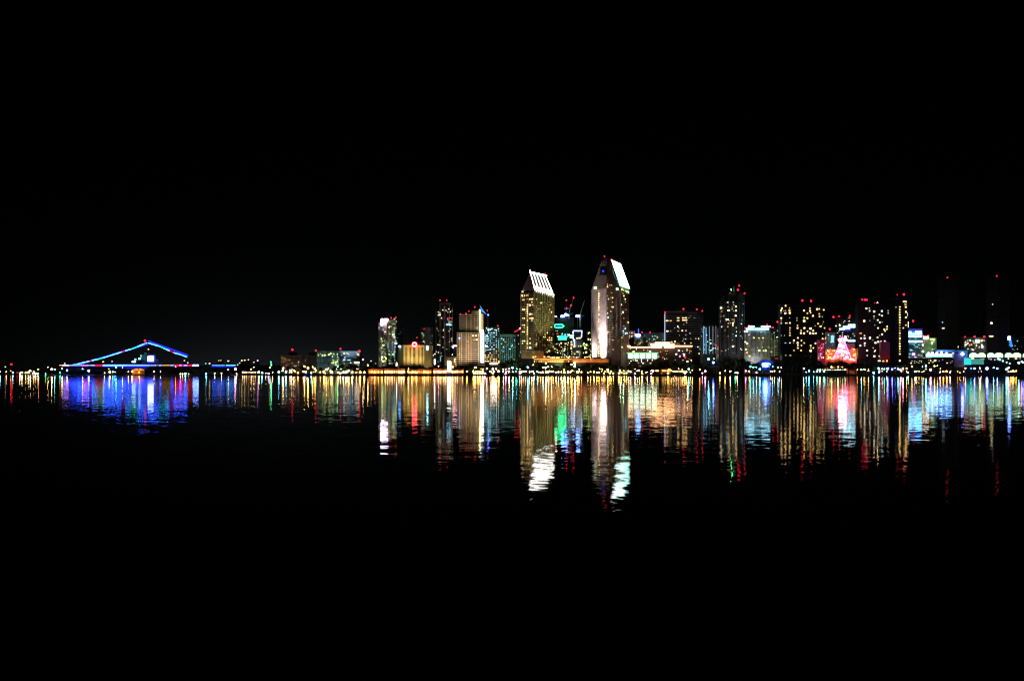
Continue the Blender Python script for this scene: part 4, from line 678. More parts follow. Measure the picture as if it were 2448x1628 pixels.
b = Bld('dark_skyscraper', 'almost invisible tall black tower with red lamp and a few lit rooms, by the edge', [(2358, 1680), (2412, 1680)], 665, nearblack, 30, slab=(5.7, .7, 705, 835), smat=dimgrey)
b.beacon(2383, 660, 'r', r=1.7); b.part('dark_recess', 2387, 2411, 667, 838, nearblack, Y=b.Y - 1.2, d=2)
b.wins('H', [(965, 492, 4, 4, 'w'), (950, 742, 6.4, 6.4), (1130, 762, 6, 5, 'G'), (1168, 762, 5, 3.6, 'O'), (1165, 820, 8, 3.4), (1075, 858, 3.6, 3.4, 'w'), (950, 918, 13, 4, 'Y'), (930, 916, 7, 2.6, 'G')], 'W')
wash(b, 2365, .35, (1, 1, 1), 40)
# low block with white sign
b = Bld('sign_block', 'low block with big white sign box and three red lamps above the green arches', flat(2304, 2358, 1660), 808, grey, 20, slab=(4, .5, 812, 838))
sprinkle(b, 20, 812, 837, 'wYCy', 19)
for x in (2307, 2330, 2353): b.beacon(x, 805 if x != 2307 else 806.5, r=2)
b.wins('m', [(790, 430, 14, 12, 'C'), (850, 430, 5, 11, 'W'), (925, 415, 4.4, 7, 'O'), (930, 575, 3.6, 13, 'C'), (520, 410, 3, 3.4, 'W'), (590, 405, 3.6, 4, 'W'), (455, 450, 5, 3, 'w'), (515, 490, 3, 4, 'W'), (625, 530, 5, 5, 'Y'), (525, 655, 5, 4, 'C'), (640, 660, 8, 2, 'w'), (770, 560, 3, 4, 'W'), (850, 600, 3, 7, 'y'), (440, 560, 2, 9, 'w')], 'W'); wash(b, 2330, .6, (.9, .9, 1))
b = Bld('corner_tower', 'dim low block with a slanted electric blue streak at the right edge', flat(2408, 2446, 1670), 806, nearblack, 20, slab=(6, .5, 812, 838))
sprinkle(b, 8, 812, 837, 'wTb', 20)
for q in ((2410, 2416, 804, 813), (2413, 2418, 812, 821), (2416, 2420, 820, 829)): b.part('streak_light', *q, emit('streak_blue', (3.2, 5, 22)) if q[2] < 810 else emit('streak_blue_dim', (.05, .35, 1.7)), Y=b.Y - 1.5, d=1)
b.beacon(2426, 806.5, r=1.5); b.wins('m', [(1950, 425, 4, 4, 'T'), (1800, 565, 3, 4, 'C')])
# convention hall with arches
b = Bld('convention_hall', 'long hall with a row of green yellow glowing arched bays at the right edge', [(2240, 1560), (2475, 1545)], 842, nearblack, 40, roof=False)
b.part('roof_canopy', 2240, 2308, 836.5, 842.1, wall_mat('teal_canopy', (.12, .3, .32)), Y=1556, d=20)
ag = emit('arch_lime', (1.5, 2.1, 1.05)); agc = emit('arch_mint', (1.2, 2.2, 1.6))
for k, (x0, x1) in enumerate(((2318, 2337), (2338, 2356), (2361, 2377), (2378, 2398), (2403, 2420), (2421, 2441), (2446, 2464))):
    mb = MB(); Y = b.hit((x0 + x1) / 2)[0][1] - 1.2; n = 10; pr = [(x0, 854), (x1, 854)] + [((x0 + x1) / 2 + (x1 - x0) / 2 * math.cos(a), 849 - 5.5 * math.sin(a)) for a in [math.pi * i / n for i in range(n + 1)]]
    fr2 = [(wx(px, Y), Y, wz(py, Y)) for px, py in pr]; bk2 = [(p[0], p[1] + 1, p[2]) for p in fr2]; n = len(pr)
    mb.add(fr2 + bk2, [tuple(range(n)), tuple(range(n, 2 * n))[::-1]] + [(i, i + n, (i + 1) % n + n, (i + 1) % n) for i in range(n)]).build('arched_window', ag if k % 2 else agc, b.root)
b.part('blue_wing', 2215, 2282, 846, 852.5, emit('wing_bluewhite', (2.2, 6, 12)), Y=1552, d=2); b.part('wing_wall', 2213, 2284, 845, 853.5, nearblack, Y=1554.1, d=10)
for x, y in ((2219, 845), (2228, 843.5), (2239, 844), (2250, 842.5), (2262, 845)): inst('ball', emit('wing_globe', (5, 7, 26)), 'wing_lamp', b.root, (wx(x, 1552), 1551, wz(y, 1552)), (1.6,) * 3)
b.part('wing_end', 2277, 2281, 844, 853, 'x' and emit('salmon_panel', (5, 2.6, 2)), Y=1550.5, d=1.2)
b.part('stair_box', 2281, 2307, 845, 877, wall_mat('warm_grey_render', (.12, .1, .08)), Y=1544, d=9); b.part('cyan_wall', 2306, 2322, 856, 872, emit('cyan_wall_light', (.05, .75, .8)), Y=1541.5, d=2); b.part('aqua_wall', 2322, 2352, 858, 871, emit('aqua_wall_light', (.06, .3, .27)), Y=1541.5, d=2)
b.part('blue_panel', 2292, 2313, 838, 858, emit('blue_wall_light', (.03, .16, .4)), Y=1553, d=1)
inst('ball', le('V'), 'violet_lamp', b.root, (wx(2301, 1541), 1541, wz(846, 1541)), (2.3,) * 3)
b.wins('m', [(650, 940, 13, 6, 'G'), (940, 940, 15, 3, 'g'), (1130, 930, 2, 5, 'w'), (1190, 950, 2, 6, 'w'), (1300, 965, 4, 3, 'w'), (1400, 940, 8, 5, 'C'), (1440, 965, 6, 5, 'C'), (1530, 1000, 5, 5, 'C'), (1640, 1040, 4, 4, 'C'), (1730, 1075, 3.4, 4, 'C'), (1500, 925, 8, 2, 'g'), (1690, 930, 4, 3, 'G'), (1910, 930, 8, 2.6, 'G'), (2030, 930, 3, 3, 'w')], 'C')
b.wins('l', [(720, 1000, 2.4, 2.4), (800, 1005, 2, 2), (940, 997, 4, 3, 'G'), (990, 997, 2.6, 3, 'G'), (1255, 985, 3, 4, 'w'), (1385, 985, 8, 4.4, 'Y')], 'w')
wash(b, 2294, .8, (1, .8, .6), 20, 15)
b = Bld('dark_podium', 'long black podium with a few tiny lamps in front of the blue striped office', flat(2172, 2282, 1545), 856, nearblack, 8, roof=False)
sprinkle(b, 16, 859, 868, 'wyY', 21)
b.wins('l', [(720, 1000), (800, 1005), (940, 997, 4, 3, 'G'), (990, 997, 2.6, 3, 'G'), (1255, 985, 3, 4), (1385, 985, 8, 4.4, 'Y')], 'w')
# ------------------------------------------------------------------ strung ship
def ship():
    Y = 2000; k = Y / F; X = lambda p: wx(p, Y); Z = lambda p: wz(p, Y)
    rt = thing('ship', 'long dark ship outlined by a rainbow peak of string lights and a glowing deck line', 'ship', (X(352), Y, 0))
    zd = Z(874.5); o = []
    for z, hw, x0, x1 in ((-2, 8, X(158), X(555)), (6, 14, X(150), X(560)), (zd - 4, 17, X(145), X(563)), (zd - 1.6, 20, X(141), X(565))):
        n = 14; top = [(x0 + (x1 - x0) * (1 - math.cos(math.pi * i / n)) / 2, Y - hw * min(1, 2.2 * math.sin(math.pi * i / n) ** .7), z) for i in range(n + 1)]
        o.append(top + [(x, 2 * Y - y, z) for x, y, _ in top[::-1][1:-1]])
    MB().loft(o).build('hull', hullm, rt)
    MB().prism([(X(140), Y - 14), (X(165), Y - 24), (X(545), Y - 24), (X(566), Y - 16), (X(566), Y + 16), (X(540), Y + 30), (X(165), Y + 26), (X(140), Y + 14)], zd - 1.6, zd).build('flight_deck', nearblack, rt)
    iy = Y - 16
    MB().box(X(346), X(392), iy, iy + 10, zd, Z(866)).box(X(350), X(386), iy + 1, iy + 9, Z(866), Z(858)).box(X(356), X(378), iy + 1.5, iy + 8, Z(858), Z(848)).build('island', hullm, rt)
    MB().tube((X(352), iy + 5, Z(866)), (X(352), iy + 5, Z(818)), 1.1, .5).box(X(348), X(356), iy + 4, iy + 6, Z(834), Z(833)).box(X(349.5), X(354.5), iy + 4, iy + 6, Z(826), Z(825.2)).build('mast', hullm, rt)
    MB().tube((X(402), iy + 4, zd), (X(402), iy + 4, Z(845)), 1.2, .8).build('mast', nearblack, rt)
    inst('ball', le('R'), 'masthead_lamp', rt, (X(351.5), iy + 5, Z(815)), (2.1,) * 3)
    MB().box(X(360.5), X(374), iy - 1, iy, Z(864), Z(852)).build('lit_sign', emit('sign_violet_white', (5, 6, 36)), rt)
    for x, y, w_, h_, c in ((327, 865, 8, 3, 'C'), (331, 859.5, 5, 4, 'C'), (341, 858, 5, 3, 'C'), (344.5, 852, 3, 7, 'T'), (362, 835.5, 3, 3, 'W'), (355, 846, 6, 5, emit('faint_teal', (.01, .07, .08))), (349, 855, 14, 12, emit('faint_teal', (.01, .07, .08)))):
        MB().box(X(x - w_ / 2), X(x + w_ / 2), iy - .8, iy - .2, Z(y + h_ / 2), Z(y - h_ / 2)).build('lit_window', we(c) if isinstance(c, str) else c, rt)
    MB().tube((X(341), iy + 2, Z(857)), (X(324), iy + 2, zd), .8).tube((X(362), iy + 2, Z(848)), (X(362), iy + 2, Z(836)), .4).build('ramp', hullm, rt)
    WB, G_, R_, T_, WH, YE = (.5, 2.2, 20), (.05, 3.0, .8), (1.6, .015, .1), (.5, 4, 11), (.34, .8, 14), (2.6, 1.2, .1)
    def strand(segs, d, nm):
        for k, (a, c, col) in enumerate(segs):
            m_ = emit('strand_%d_%d_%d' % (round(col[0]), round(col[1]), round(col[2])), col); mb = MB(); A = Vector((X(a[0]), Y, Z(a[1]))); C_ = Vector((X(c[0]), Y, Z(c[1]))); n = max(2, int((C_ - A).length / 2.2))
            mb.tube(A, C_, .55); [mb.ball(A.lerp(C_, (i + .5) / n), R.uniform(.7, 1.15)) for i in range(n)]
            mb.build(nm, m_, rt)
    L = lambda x0, y0, x1, y1, cols: [((x0 + (x1 - x0) * a, y0 + (y1 - y0) * a), (x0 + (x1 - x0) * c, y0 + (y1 - y0) * c), col) for a, c, col in cols]
    b_ = CROP['b']; q = lambda x, y: (140 + x / 9.825, 810 + y / 9.825)
    pts = [(q(300, 620), q(450, 590), WH), (q(450, 590), q(720, 525), WB), (q(720, 525), q(790, 505), R_), (q(790, 505), q(930, 480), T_), (q(930, 480), q(1050, 445), G_), (q(1050, 445), q(1480, 310), WB), (q(1480, 310), q(1570, 278), R_), (q(1570, 278), q(1700, 245), T_), (q(1700, 245), q(1860, 180), G_), (q(1860, 180), q(2080, 95), WB)]
    strand(pts, 0, 'string_lights')
    q2 = lambda x, y: (300 + x / 7.369, 780 + y / 7.369)
    strand([(q2(400, 295), q2(590, 350), WB), (q2(590, 350), q2(690, 395), G_), (q2(690, 395), q2(775, 430), T_), (q2(775, 430), q2(850, 465), R_), (q2(850, 465), q2(960, 495), WB), (q2(960, 495), q2(1085, 540), WB)], 0, 'string_lights')
    BU = emit('blue_halo_below', (.03, .05, 2.2))  # halo beneath the light strings, added as a glowing tube
    for a, c in (((182, 873), (352, 823)), ((354, 815), (449, 849.5))):
        MB().tube((X(a[0]), Y + 1.2, Z(a[1])), (X(c[0]), Y + 1.2, Z(c[1])), 1.15).build('blue_halo_tube', BU, rt)
    Yd = Y - 24.5; Xd = lambda p: wx(p, Yd); Zd = lambda p: wz(p, Yd)
    for x0, x1, h_, col in ((142, 150, 1.6, YE), (150, 165, 2, (7, 3, 16)), (166, 196, 2.6, WH), (196, 209, 3, (7, .3, 7)), (209, 216, 2.4, WH), (217, 226, 3.4, WH), (227, 246, 4.4, (1.8, .015, .14)), (246.5, 300, 3, WB), (300, 356, 3.6, WH), (357, 372, 2.4, WH), (372, 378, 1.2, YE), (380, 386, 3, WH), (386, 408, 1.3, YE),
                            (408.5, 415, 3, WH), (416, 429, 5.4, (1.8, .015, .14)), (429, 434, 4, (7, .5, 12)), (435, 440, 5.4, (1.8, .015, .14)), (440, 447, 4, WH), (447.5, 460, 5.4, (1.8, .015, .14)), (461, 475, 4, (4, 7, 26)), (507, 537, 2, (.25, 1, 7)), (540, 563, 2, (.3, 2, 7))):
        MB().box(Xd(x0), Xd(x1), Yd - .6, Yd, Zd(874 + h_ * .38 - .6), Zd(874 - h_ * .38 - .6)).build('deck_light', emit('strand_%d_%d_%d' % (round(col[0]), round(col[1]), round(col[2])), col), rt)
    for x0, x1 in ((152, 170), (246, 356), (300, 350), (505, 565)): MB().box(Xd(x0), Xd(x1), Yd - .5, Yd + .1, Zd(881 if x0 == 300 else 878), Zd(876)).build('blue_halo_strip', emit('blue_halo_glow', (.01, .012, .5)), rt) if x0 != 152 else None  # blue halo below the deck line, added as emissive strips
    MB().box(Xd(248), Xd(330), Yd + .5, Yd + 1, Zd(872.2), Zd(869.5)).build('blue_halo_strip', emit('blue_halo_faint', (.01, .014, .2)), rt)
ship()
def bright(name, label, cat, px0, px1, y0, y1, Y, col, roofc=None, nw=6, depth=10, top=0, base=GZ):
    """Low quay building with a glazed front of separate panes."""
    b = Bld(name, label, flat(px0, px1, Y), y0 - 2 - top, roofc or nearblack, depth, cat, base=base, roof=False); r_ = random.Random(int(px0)); w_ = (px1 - px0 - 1) / nw
    for k in range(nw):
        kk = r_.choice((.3, .8, 1.4, 2.4)); b.win(px0 + .5 + w_ * (k + .5), (y0 + y1) / 2 + r_.uniform(-.3, .3), w_ * r_.uniform(.5, .95), (y1 - y0) * r_.uniform(.8, 1), emit('%s_pane_%d' % (name, int(kk * 10)) + str(int(col[0])) + str(int(col[2])), [c * kk for c in col]), 'lit_window', .3)
    return b
b = bright('quay_hall', 'low glaring white quay hall beyond the right end of the strung ship', 'hall', 578, 613, 887.5, 892.5, 2100, (8, 4.4, 2), nw=8)
b = bright('market_hall', 'long low market hall with blazing white windows left of the golden hotel', 'hall', 918, 968, 884.6, 893.2, 1512, (7, 4.6, 1.8), orangew, 9, top=2); wash(b, 930, 1.2, (1, .4, .12), 6, 8, angle=120, z0=3); wash(b, 955, 1.2, (1, .4, .12), 6, 8, angle=120, z0=3)
b = bright('market_hall', 'low golden fronted market hall at the left end of the bright quay', 'hall', 880, 916, 885.6, 893, 1512, (5, 3, .6), orangew, 8, top=2); wash(b, 898, 1.6, (1, .45, .12), 6, 8, angle=120, z0=3)
b = bright('market_hall', 'small market hall of rounded yellow lights below the golden hotel', 'hall', 974, 1032, 886.6, 892.4, 1514, (5, 3.2, .7), orangew, 11, top=2); wash(b, 1000, 1.4, (1, .35, .1), 6, 8, angle=120, z0=3)
b = bright('market_hall', 'long blazing white market hall left of the tall white lit pylon', 'hall', 1036, 1068, 884.6, 892.8, 1512, (8, 5.2, 2.3), orangew, 7, top=2); wash(b, 1040, 1.4, (1, .4, .12), 6, 8, angle=120, z0=3)
b = bright('market_hall', 'long blazing market hall right of the tall white lit pylon', 'hall', 1079, 1108, 886, 892, 1512, (8, 5, 2.1), orangew, 7, top=1.5)
b = bright('shelter', 'small warm white shelter glaring beside the dark trees under the white roofed tower', 'shelter', 1239, 1260, 886, 890.5, 1510, (9, 5.2, 2.8), nearblack, 4)
b = bright('boathouse', 'low boathouse with golden yellow front beneath the terraced hall', 'boathouse', 1556, 1577, 884, 888.5, 1512, (3.6, 2.6, .5), nearblack, 2)
b = bright('boathouse', 'second golden boathouse with a raised gable light beneath the terraced hall', 'boathouse', 1580, 1603, 884.5, 888.5, 1512, (3.6, 2.6, .5), orangew, 2); b.win(1600, 882.5, 7, 3, 'O', 'gable_light')
b = bright('ticket_kiosk', 'dark kiosk with little row of warm bulbs right of the boathouses', 'kiosk', 1605, 1636, 886, 889.5, 1514, (7, 3.6, 1.4), nearblack, 9)
b = bright('green_lit_pier', 'long low pier shed trimmed with a thin greenish white light strip', 'pier shed', 1951, 2024, 883, 884.6, 1502, (5, 6.6, 4.2), nearblack, 12)
b = bright('terrace_bar', 'icy cyan glowing terrace building with slanting roof behind the ship stern', 'bar', 464, 492, 878.5, 885, 2110, (3, 9, 10), hullm, 5)
slab4([(wx(462, 2108), 2108, wz(879, 2108)), (wx(497, 2108), 2108, wz(871.5, 2108)), (wx(497, 2108), 2112, wz(874.5, 2108)), (wx(462, 2108), 2112, wz(881.5, 2108))], 1, 'slanted_canopy', emit('canopy_teal', (.3, 2.2, 2.4)), b.root) if 0 else b.part('canopy', 470, 495, 875, 878, emit('canopy_teal', (.25, 1.5, 1.7)), Y=2106, d=2)
b = bright('orange_pavilion', 'orange glowing tent pavilion beneath the ship deck line', 'tent', 500, 517, 881, 886, 2110, (1.1, .38, .06), orangew, 3)
b = Bld('white_pylon', 'tall glaring white lit pylon standing on the bright quay', flat(1069, 1078.5, 1540), 863, pale, 4, 'pylon', roof=False); b.part('lit_face', 1069.4, 1078.1, 863.6, 888, emit('pylon_white', (8, 7.4, 6.8)), Y=1539, d=.7)
b.part('cap', 1068.6, 1079, 862, 863.2, nearblack, Y=1539.2, d=5)
for x, y0, y1, lab in ((948, 866.5, 875, 'short white lit slab in the dark trees left of the golden hotel'), (1039, 858.5, 871.5, 'slim white lit slab in the dark trees right of the golden hotel')):
    q_ = Bld('lit_slab', lab, flat(x - 1.6, x + 1.6, 1575), y0 - .6, nearblack, 3, 'lit panel', roof=False); q_.part('lit_face', x - 1.2, x + 1.2, y0, y1, emit('slab_white', (8, 7, 5.5)), Y=1574, d=.7)
# orange tents on the breakwater end
b = Bld('orange_tent', 'pair of orange glowing awnings on the breakwater under the ship island', flat(316, 344, 1944), 884.5, orangew, 6, 'awning', base=1.6, roof=False)
for x in (322, 337):
    Y = 1943; MB().loft([[(wx(x - 6.5, Y), Y, wz(884.6, Y)), (wx(x + 6.5, Y), Y, wz(884.6, Y)), (wx(x + 6.5, Y), Y + 6, wz(884.6, Y)), (wx(x - 6.5, Y), Y + 6, wz(884.6, Y))], [(wx(x - 1 - (x - 330) * .5, Y), Y + 2, wz(881, Y)), (wx(x + 1 - (x - 330) * .5, Y), Y + 2, wz(881, Y)), (wx(x + 1 - (x - 330) * .5, Y), Y + 4, wz(881, Y)), (wx(x - 1 - (x - 330) * .5, Y), Y + 4, wz(881, Y))]]).build('awning', emit('awning_orange', (1.3, .42, .05)), b.root)
wash(b, 330, 1, (1, .4, .1), 4, 4, angle=120, z0=2.5)
# blue oval ride
def oval():
    Y = 1530; x = wx(1831, Y); z = wz(872.5, Y); rt = thing('oval_screen', 'big blazing blue white oval screen on legs below the cyan crowned hotel', 'screen', (x, Y, GZ))
    n = 20; pr = [(x + 7.0 * math.cos(2 * math.pi * i / n), z + 2.9 * math.sin(2 * math.pi * i / n)) for i in range(n)]
    MB().add([(a, Y, c) for a, c in pr] + [(a, Y + 1, c) for a, c in pr], [tuple(range(n)), tuple(range(n, 2 * n))[::-1]] + [(i, i + n, (i + 1) % n + n, (i + 1) % n) for i in range(n)]).build('lit_face', emit('oval_face', (3, 7, 28)), rt)
    MB().ring((x, Y + .6, z), 9.6, 5.1, .9).build('rim_light', emit('oval_rim', (.01, .06, .8)), rt); MB().ring((x, Y + .6, z), 11.6, 6.6, .5).build('rim_light', emit('oval_rim_outer', (.004, .03, .22)), rt)
    for s_ in (-1, 1): MB().tube((x + 6 * s_, Y + 1, GZ), (x + 6 * s_, Y + 1, z - 2), .4).build('leg', metal, rt); MB().tube((x + 6.6 * s_, Y + .8, z), (x + 11.8 * s_, Y + .8, z), .2).build('strut', metal, rt)
oval()
# ------------------------------------------------------------------ breakwater in front of the ship
mb = MB(); pts = []; px = 118
while px <= 650:
    Y = 1940 if px < 600 else 1940 - (px - 600) * 5.5; pts.append([(wx(px, Y - 6), Y - 6, -.6), (wx(px, Y - 3), Y - 3, 1 + R.uniform(-.4, .4)), (wx(px, Y), Y, 1.6 + R.uniform(0, .3)), (wx(px, Y + 6), Y + 6, 1.6), (wx(px, Y + 10), Y + 10, -.6)]); px += 3.5
mb.add([v for c in pts for v in c], [(i * 5 + k, (i + 1) * 5 + k, (i + 1) * 5 + k + 1, i * 5 + k + 1) for i in range(len(pts) - 1) for k in range(4)]); struct('breakwater_ground', mb, rock)
# ------------------------------------------------------------------ lamps
LM = [(-99, 60, 'on the far left shore'), (60, 120, 'on the bright far left quay'), (120, 250, 'on the breakwater under the ship bow string'), (250, 350, 'on the breakwater amid the strung ship'), (350, 450, 'on the breakwater right of the ship mast'), (450, 575, 'by the ship stern'),
      (575, 665, 'near the low white quay hall'), (665, 757, 'below the reddish brown block'), (757, 870, 'below the blue lit office'), (870, 970, 'below the magenta crowned tower'), (970, 1034, 'below the golden hotel'), (1034, 1092, 'by the white pylon'), (1092, 1157, 'below the warm balcony tower'),
      (1157, 1195, 'below the cyan window block'), (1195, 1245, 'below the teal grid hotel'), (1245, 1325, 'below the white roofed tower'), (1325, 1412, 'below the unfinished tower'), (1412, 1505, 'below the tallest tower'), (1505, 1590, 'below the terraced hall'), (1590, 1680, 'below the slatted office'),
      (1680, 1722, 'below the blue lined mid rise'), (1722, 1780, 'below the notched tower'), (1780, 1866, 'below the cyan crowned hotel'), (1866, 1950, 'below the wide black tower'), (1950, 2052, 'below the pink light cone'), (2052, 2130, 'below the sparse black tower'), (2130, 2172, 'below the yellow ladder tower'),
      (2172, 2240, 'below the blue striped office'), (2240, 2310, 'below the left dark skyscraper'), (2310, 2360, 'below the first green arches'), (2360, 2460, 'below the last green arches')]
def place(px):
    for a, c, t in LM:
        if px < c: return t
    return LM[-1][2]
LP = []
def lamps(crop, lst):
    for e in lst:
        x, y = cr(crop, e[0], e[1]); LP.append((x, y, e[2] if len(e) > 2 else 'W', e[3] if len(e) > 3 else 1.0))
lamps('a', [(10, 430, 'C', 1.6), (220, 420, 'Y', .9), (375, 395, 'O', .7), (450, 450, 'C', 1.4), (600, 450, 'R', 1.3), (700, 475, 'W', 1.8), (770, 440, 'W', 1.8), (900, 455, 'Y', 1.2), (1000, 440, 'W', 1.8), (1070, 385, 'W', 1.6), (1190, 430, 'Y', 1.4), (1250, 485, 'W', 1.6), (1350, 335, 'O', 1.5), (1340, 500, 'C', 1.2), (1160, 520, 'P', .8),
            (1610, 490, 'G', 1.1), (1690, 260, 'Y', .9), (1820, 335, 'W', 1.6), (1930, 335, 'C', 1.2), (2110, 460, 'T', 1), (2190, 305, 'W', 1.5)])
lamps('b', [(200, 740, 'V', 2.0), (565, 705, 'C', .9), (710, 750, 'V', 2.7), (1180, 710, 'O', .8), (1350, 670, 'C', 1.2), (1500, 680, 'Y', .9), (1200, 780, 'W', 1.6), (1275, 778, 'C', .8), (1325, 780, 'C', .8), (1080, 800, 'W', .6), (1640, 770, 'W', .8), (1725, 770, 'Y', 1.1), (1895, 785, 'Y', .8), (2240, 770, 'W', .5)])
lamps('c', [(305, 520, 'W', .6), (470, 520, 'W', .6), (855, 390, 'O', .9), (975, 602, 'W', .8), (1030, 600, 'W', .7), (1105, 570, 'C', 1.9), (1190, 600, 'W', .5), (1640, 575, 'C', 1.1), (1860, 565, 'W', .8), (2030, 565, 'W', .9), (2205, 470, 'W', .7)])
lamps('d', [(60, 470, 'W', .7), (245, 455, 'P', 2.2), (275, 572, 'W', .9), (720, 405, 'W', .7), (1155, 275, 'G', .8), (1165, 345, 'G', .9), (1130, 415, 'Y', .9), (645, 455, 'Y', .8), (1200, 540, 'W', .6), (1095, 570, 'V', 1.4), (925, 548, 'C', 1.2), (840, 530, 'W', 1.8), (1025, 560, 'Y', .6),
            (1355, 530, 'C', 1.5), (1470, 435, 'W', 1.2), (1450, 495, 'W', 1.3), (1540, 525, 'C', 2), (1530, 430, 'R', .5), (1675, 525, 'W', 1.3), (1740, 480, 'W', 1), (1845, 550, 'O', 1.1), (2005, 520, 'W', 1.2), (2190, 550, 'C', 1), (2050, 575, 'B', .5), (2015, 385, 'Y', .9), (2105, 425, 'Y', 1.8), (2225, 400, 'Y', 1), (2285, 450, 'Y', 1.2), (2310, 490, 'Y', .6)])
lamps('e', [(430, 460, 'Y', 1.2), (485, 430, 'Y', .6), (370, 525, 'Y', 1.4), (560, 530, 'Y', 1.9), (275, 530, 'O', 1), (735, 535, 'Y', 1), (790, 560, 'W', .9), (865, 530, 'W', 1.4), (930, 535, 'W', 1.4), (1005, 490, 'Y', 1.1), (1095, 535, 'W', 1.5), (1300, 535, 'Y', 1.7), (1405, 535, 'Y', 1.2), (720, 390, 'G', .8), (1370, 212, 'W', .8), (1495, 350, 'Y', 1), (1200, 540, 'O', .9), (1660, 540, 'O', .8), (400, 580, 'O', .6)])
lamps('f', [(390, 335, 'W', .8), (480, 430, 'Y', 1), (600, 430, 'Y', 1.2), (700, 410, 'O', .8), (800, 420, 'W', 1), (1160, 275, 'P', .6), (1520, 290, 'Y', 1.2), (1890, 412, 'Y', 1.2), (2090, 305, 'W', .7), (2128, 305, 'W', .6), (2050, 410, 'Y', 1), (2110, 412, 'Y', 1), (2165, 412, 'Y', .9), (2230, 405, 'Y', .9), (2290, 410, 'O', 1), (2065, 470, 'Y', .9), (2100, 478, 'Y', .9), (2160, 470, 'Y', .9), (2220, 470, 'Y', .9), (2285, 472, 'Y', .9), (2340, 470, 'P', .8)])
lamps('g', [(75, 472, 'Y', .9), (140, 470, 'P', .8), (212, 468, 'P', .9), (405, 470, 'Y', 1), (735, 466, 'P', 1), (1095, 468, 'P', 1), (1470, 462, 'W', .7), (40, 410, 'Y', .9), (100, 410, 'Y', .9), (160, 412, 'Y', .9), (440, 410, 'Y', 1), (370, 420, 'O', .6), (555, 405, 'Y', 1.7), (680, 412, 'W', .8), (750, 418, 'P', .8), (820, 412, 'W', 1.1), (935, 422, 'Y', .7), (1000, 410, 'G', .6), (1350, 420, 'W', .9), (1400, 412, 'W', .8), (1450, 415, 'W', .7),
            (1550, 410, 'C', .8), (1635, 437, 'Y', .8), (1690, 430, 'Y', .9), (1780, 422, 'W', 1.3), (1830, 422, 'W', .8), (1900, 420, 'Y', .9), (1955, 415, 'Y', .9), (2030, 425, 'W', .8), (2090, 415, 'W', .9), (2160, 422, 'W', .9), (2240, 430, 'Y', 1.2), (2340, 430, 'Y', 1.4), (155, 350, 'W', .7), (255, 340, 'W', .9), (405, 343, 'P', 1.2), (490, 343, 'W', 1), (680, 345, 'W', .6), (740, 350, 'P', .8), (830, 340, 'W', .7), (915, 315, 'C', 1.3), (1025, 340, 'T', .7), (1305, 300, 'C', 1.6), (1445, 240, 'W', .9),
            (1700, 305, 'C', .8), (1760, 300, 'W', 1.1), (1830, 290, 'W', .5), (1915, 288, 'W', .7), (1768, 200, 'Y', 1.1)])
lamps('h', [(190, 420, 'W', 1.1), (255, 420, 'Y', 1.1), (440, 420, 'Y', 2), (535, 425, 'O', .9), (365, 190, 'W', 1.6), (365, 270, 'W', 1.8), (285, 230, 'Y', 1.2), (700, 440, 'W', .7), (770, 420, 'Y', .7), (860, 420, 'Y', .9), (930, 432, 'Y', .9), (985, 430, 'Y', .9), (1110, 460, 'Y', 1), (1140, 405, 'O', .7), (1200, 360, 'Y', .8), (1210, 410, 'Y', .9), (1290, 410, 'Y', .9), (1260, 457, 'Y', 1), (1355, 462, 'Y', .9), (1490, 457, 'Y', 1.1), (1520, 377, 'Y', .8), (1560, 430, 'Y', .9), (1640, 455, 'Y', .9), (1690, 450, 'Y', .9), (1740, 400, 'Y', .9),
            (1795, 412, 'P', 1), (1905, 455, 'W', 1.1), (1968, 390, 'W', .7), (2015, 388, 'W', .7), (2097, 457, 'Y', 1.1), (2325, 457, 'P', 1.1)])
lamps('i', [(610, 560, 'Y', 1), (1040, 562, 'Y', 1.1), (1080, 520, 'Y', 1.3), (1140, 455, 'C', 1), (1235, 480, 'Y', .7), (1185, 532, 'Y', .5), (1425, 467, 'O', .9), (1490, 555, 'P', 1), (1565, 508, 'P', 1.5), (1940, 555, 'Y', 1.1), (2075, 502, 'Y', .9), (2207, 510, 'W', 1), (1650, 200, 'C', 1.5), (1770, 288, 'V', 2.2), (1785, 190, 'G', .7), (1110, 260, 'W', .9)])
lamps('j', [(195, 550, 'G', 1.2), (243, 550, 'W', 1), (460, 502, 'P', 1.1), (545, 510, 'Y', .7), (735, 545, 'P', 1.1), (580, 390, 'T', 1.1), (650, 406, 'C', .9), (730, 402, 'C', .7), (820, 455, 'C', 1.4), (1285, 412, 'C', .9), (1370, 410, 'W', .5), (1325, 520, 'P', .8), (1195, 507, 'Y', .6), (1135, 512, 'W', .5), (1945, 437, 'W', 1.1), (2080, 500, 'C', 1), (2010, 530, 'C', .7), (2200, 530, 'C', .8), (2283, 526, 'C', .8), (1150, 385, 'C', .5), (1090, 510, 'W', .4)])
lamps('k', [(565, 1145, 'Y', 1), (750, 1147, 'Y', 1), (870, 1147, 'Y', .5), (355, 1270, 'C', 1.1), (230, 1265, 'Y', 1.2), (1290, 1222, 'O', .8), (1405, 1228, 'C', 1.2), (1605, 1255, 'Y', .8), (1750, 1308, 'C', 1.1), (1905, 1290, 'V', 1.3), (1895, 1185, 'C', 1.6), (1990, 1198, 'P', .9), (2055, 1205, 'G', .9), (2145, 1195, 'V', 1.7), (2275, 1210, 'V', 1.5), (1500, 1225, 'O', .5)])
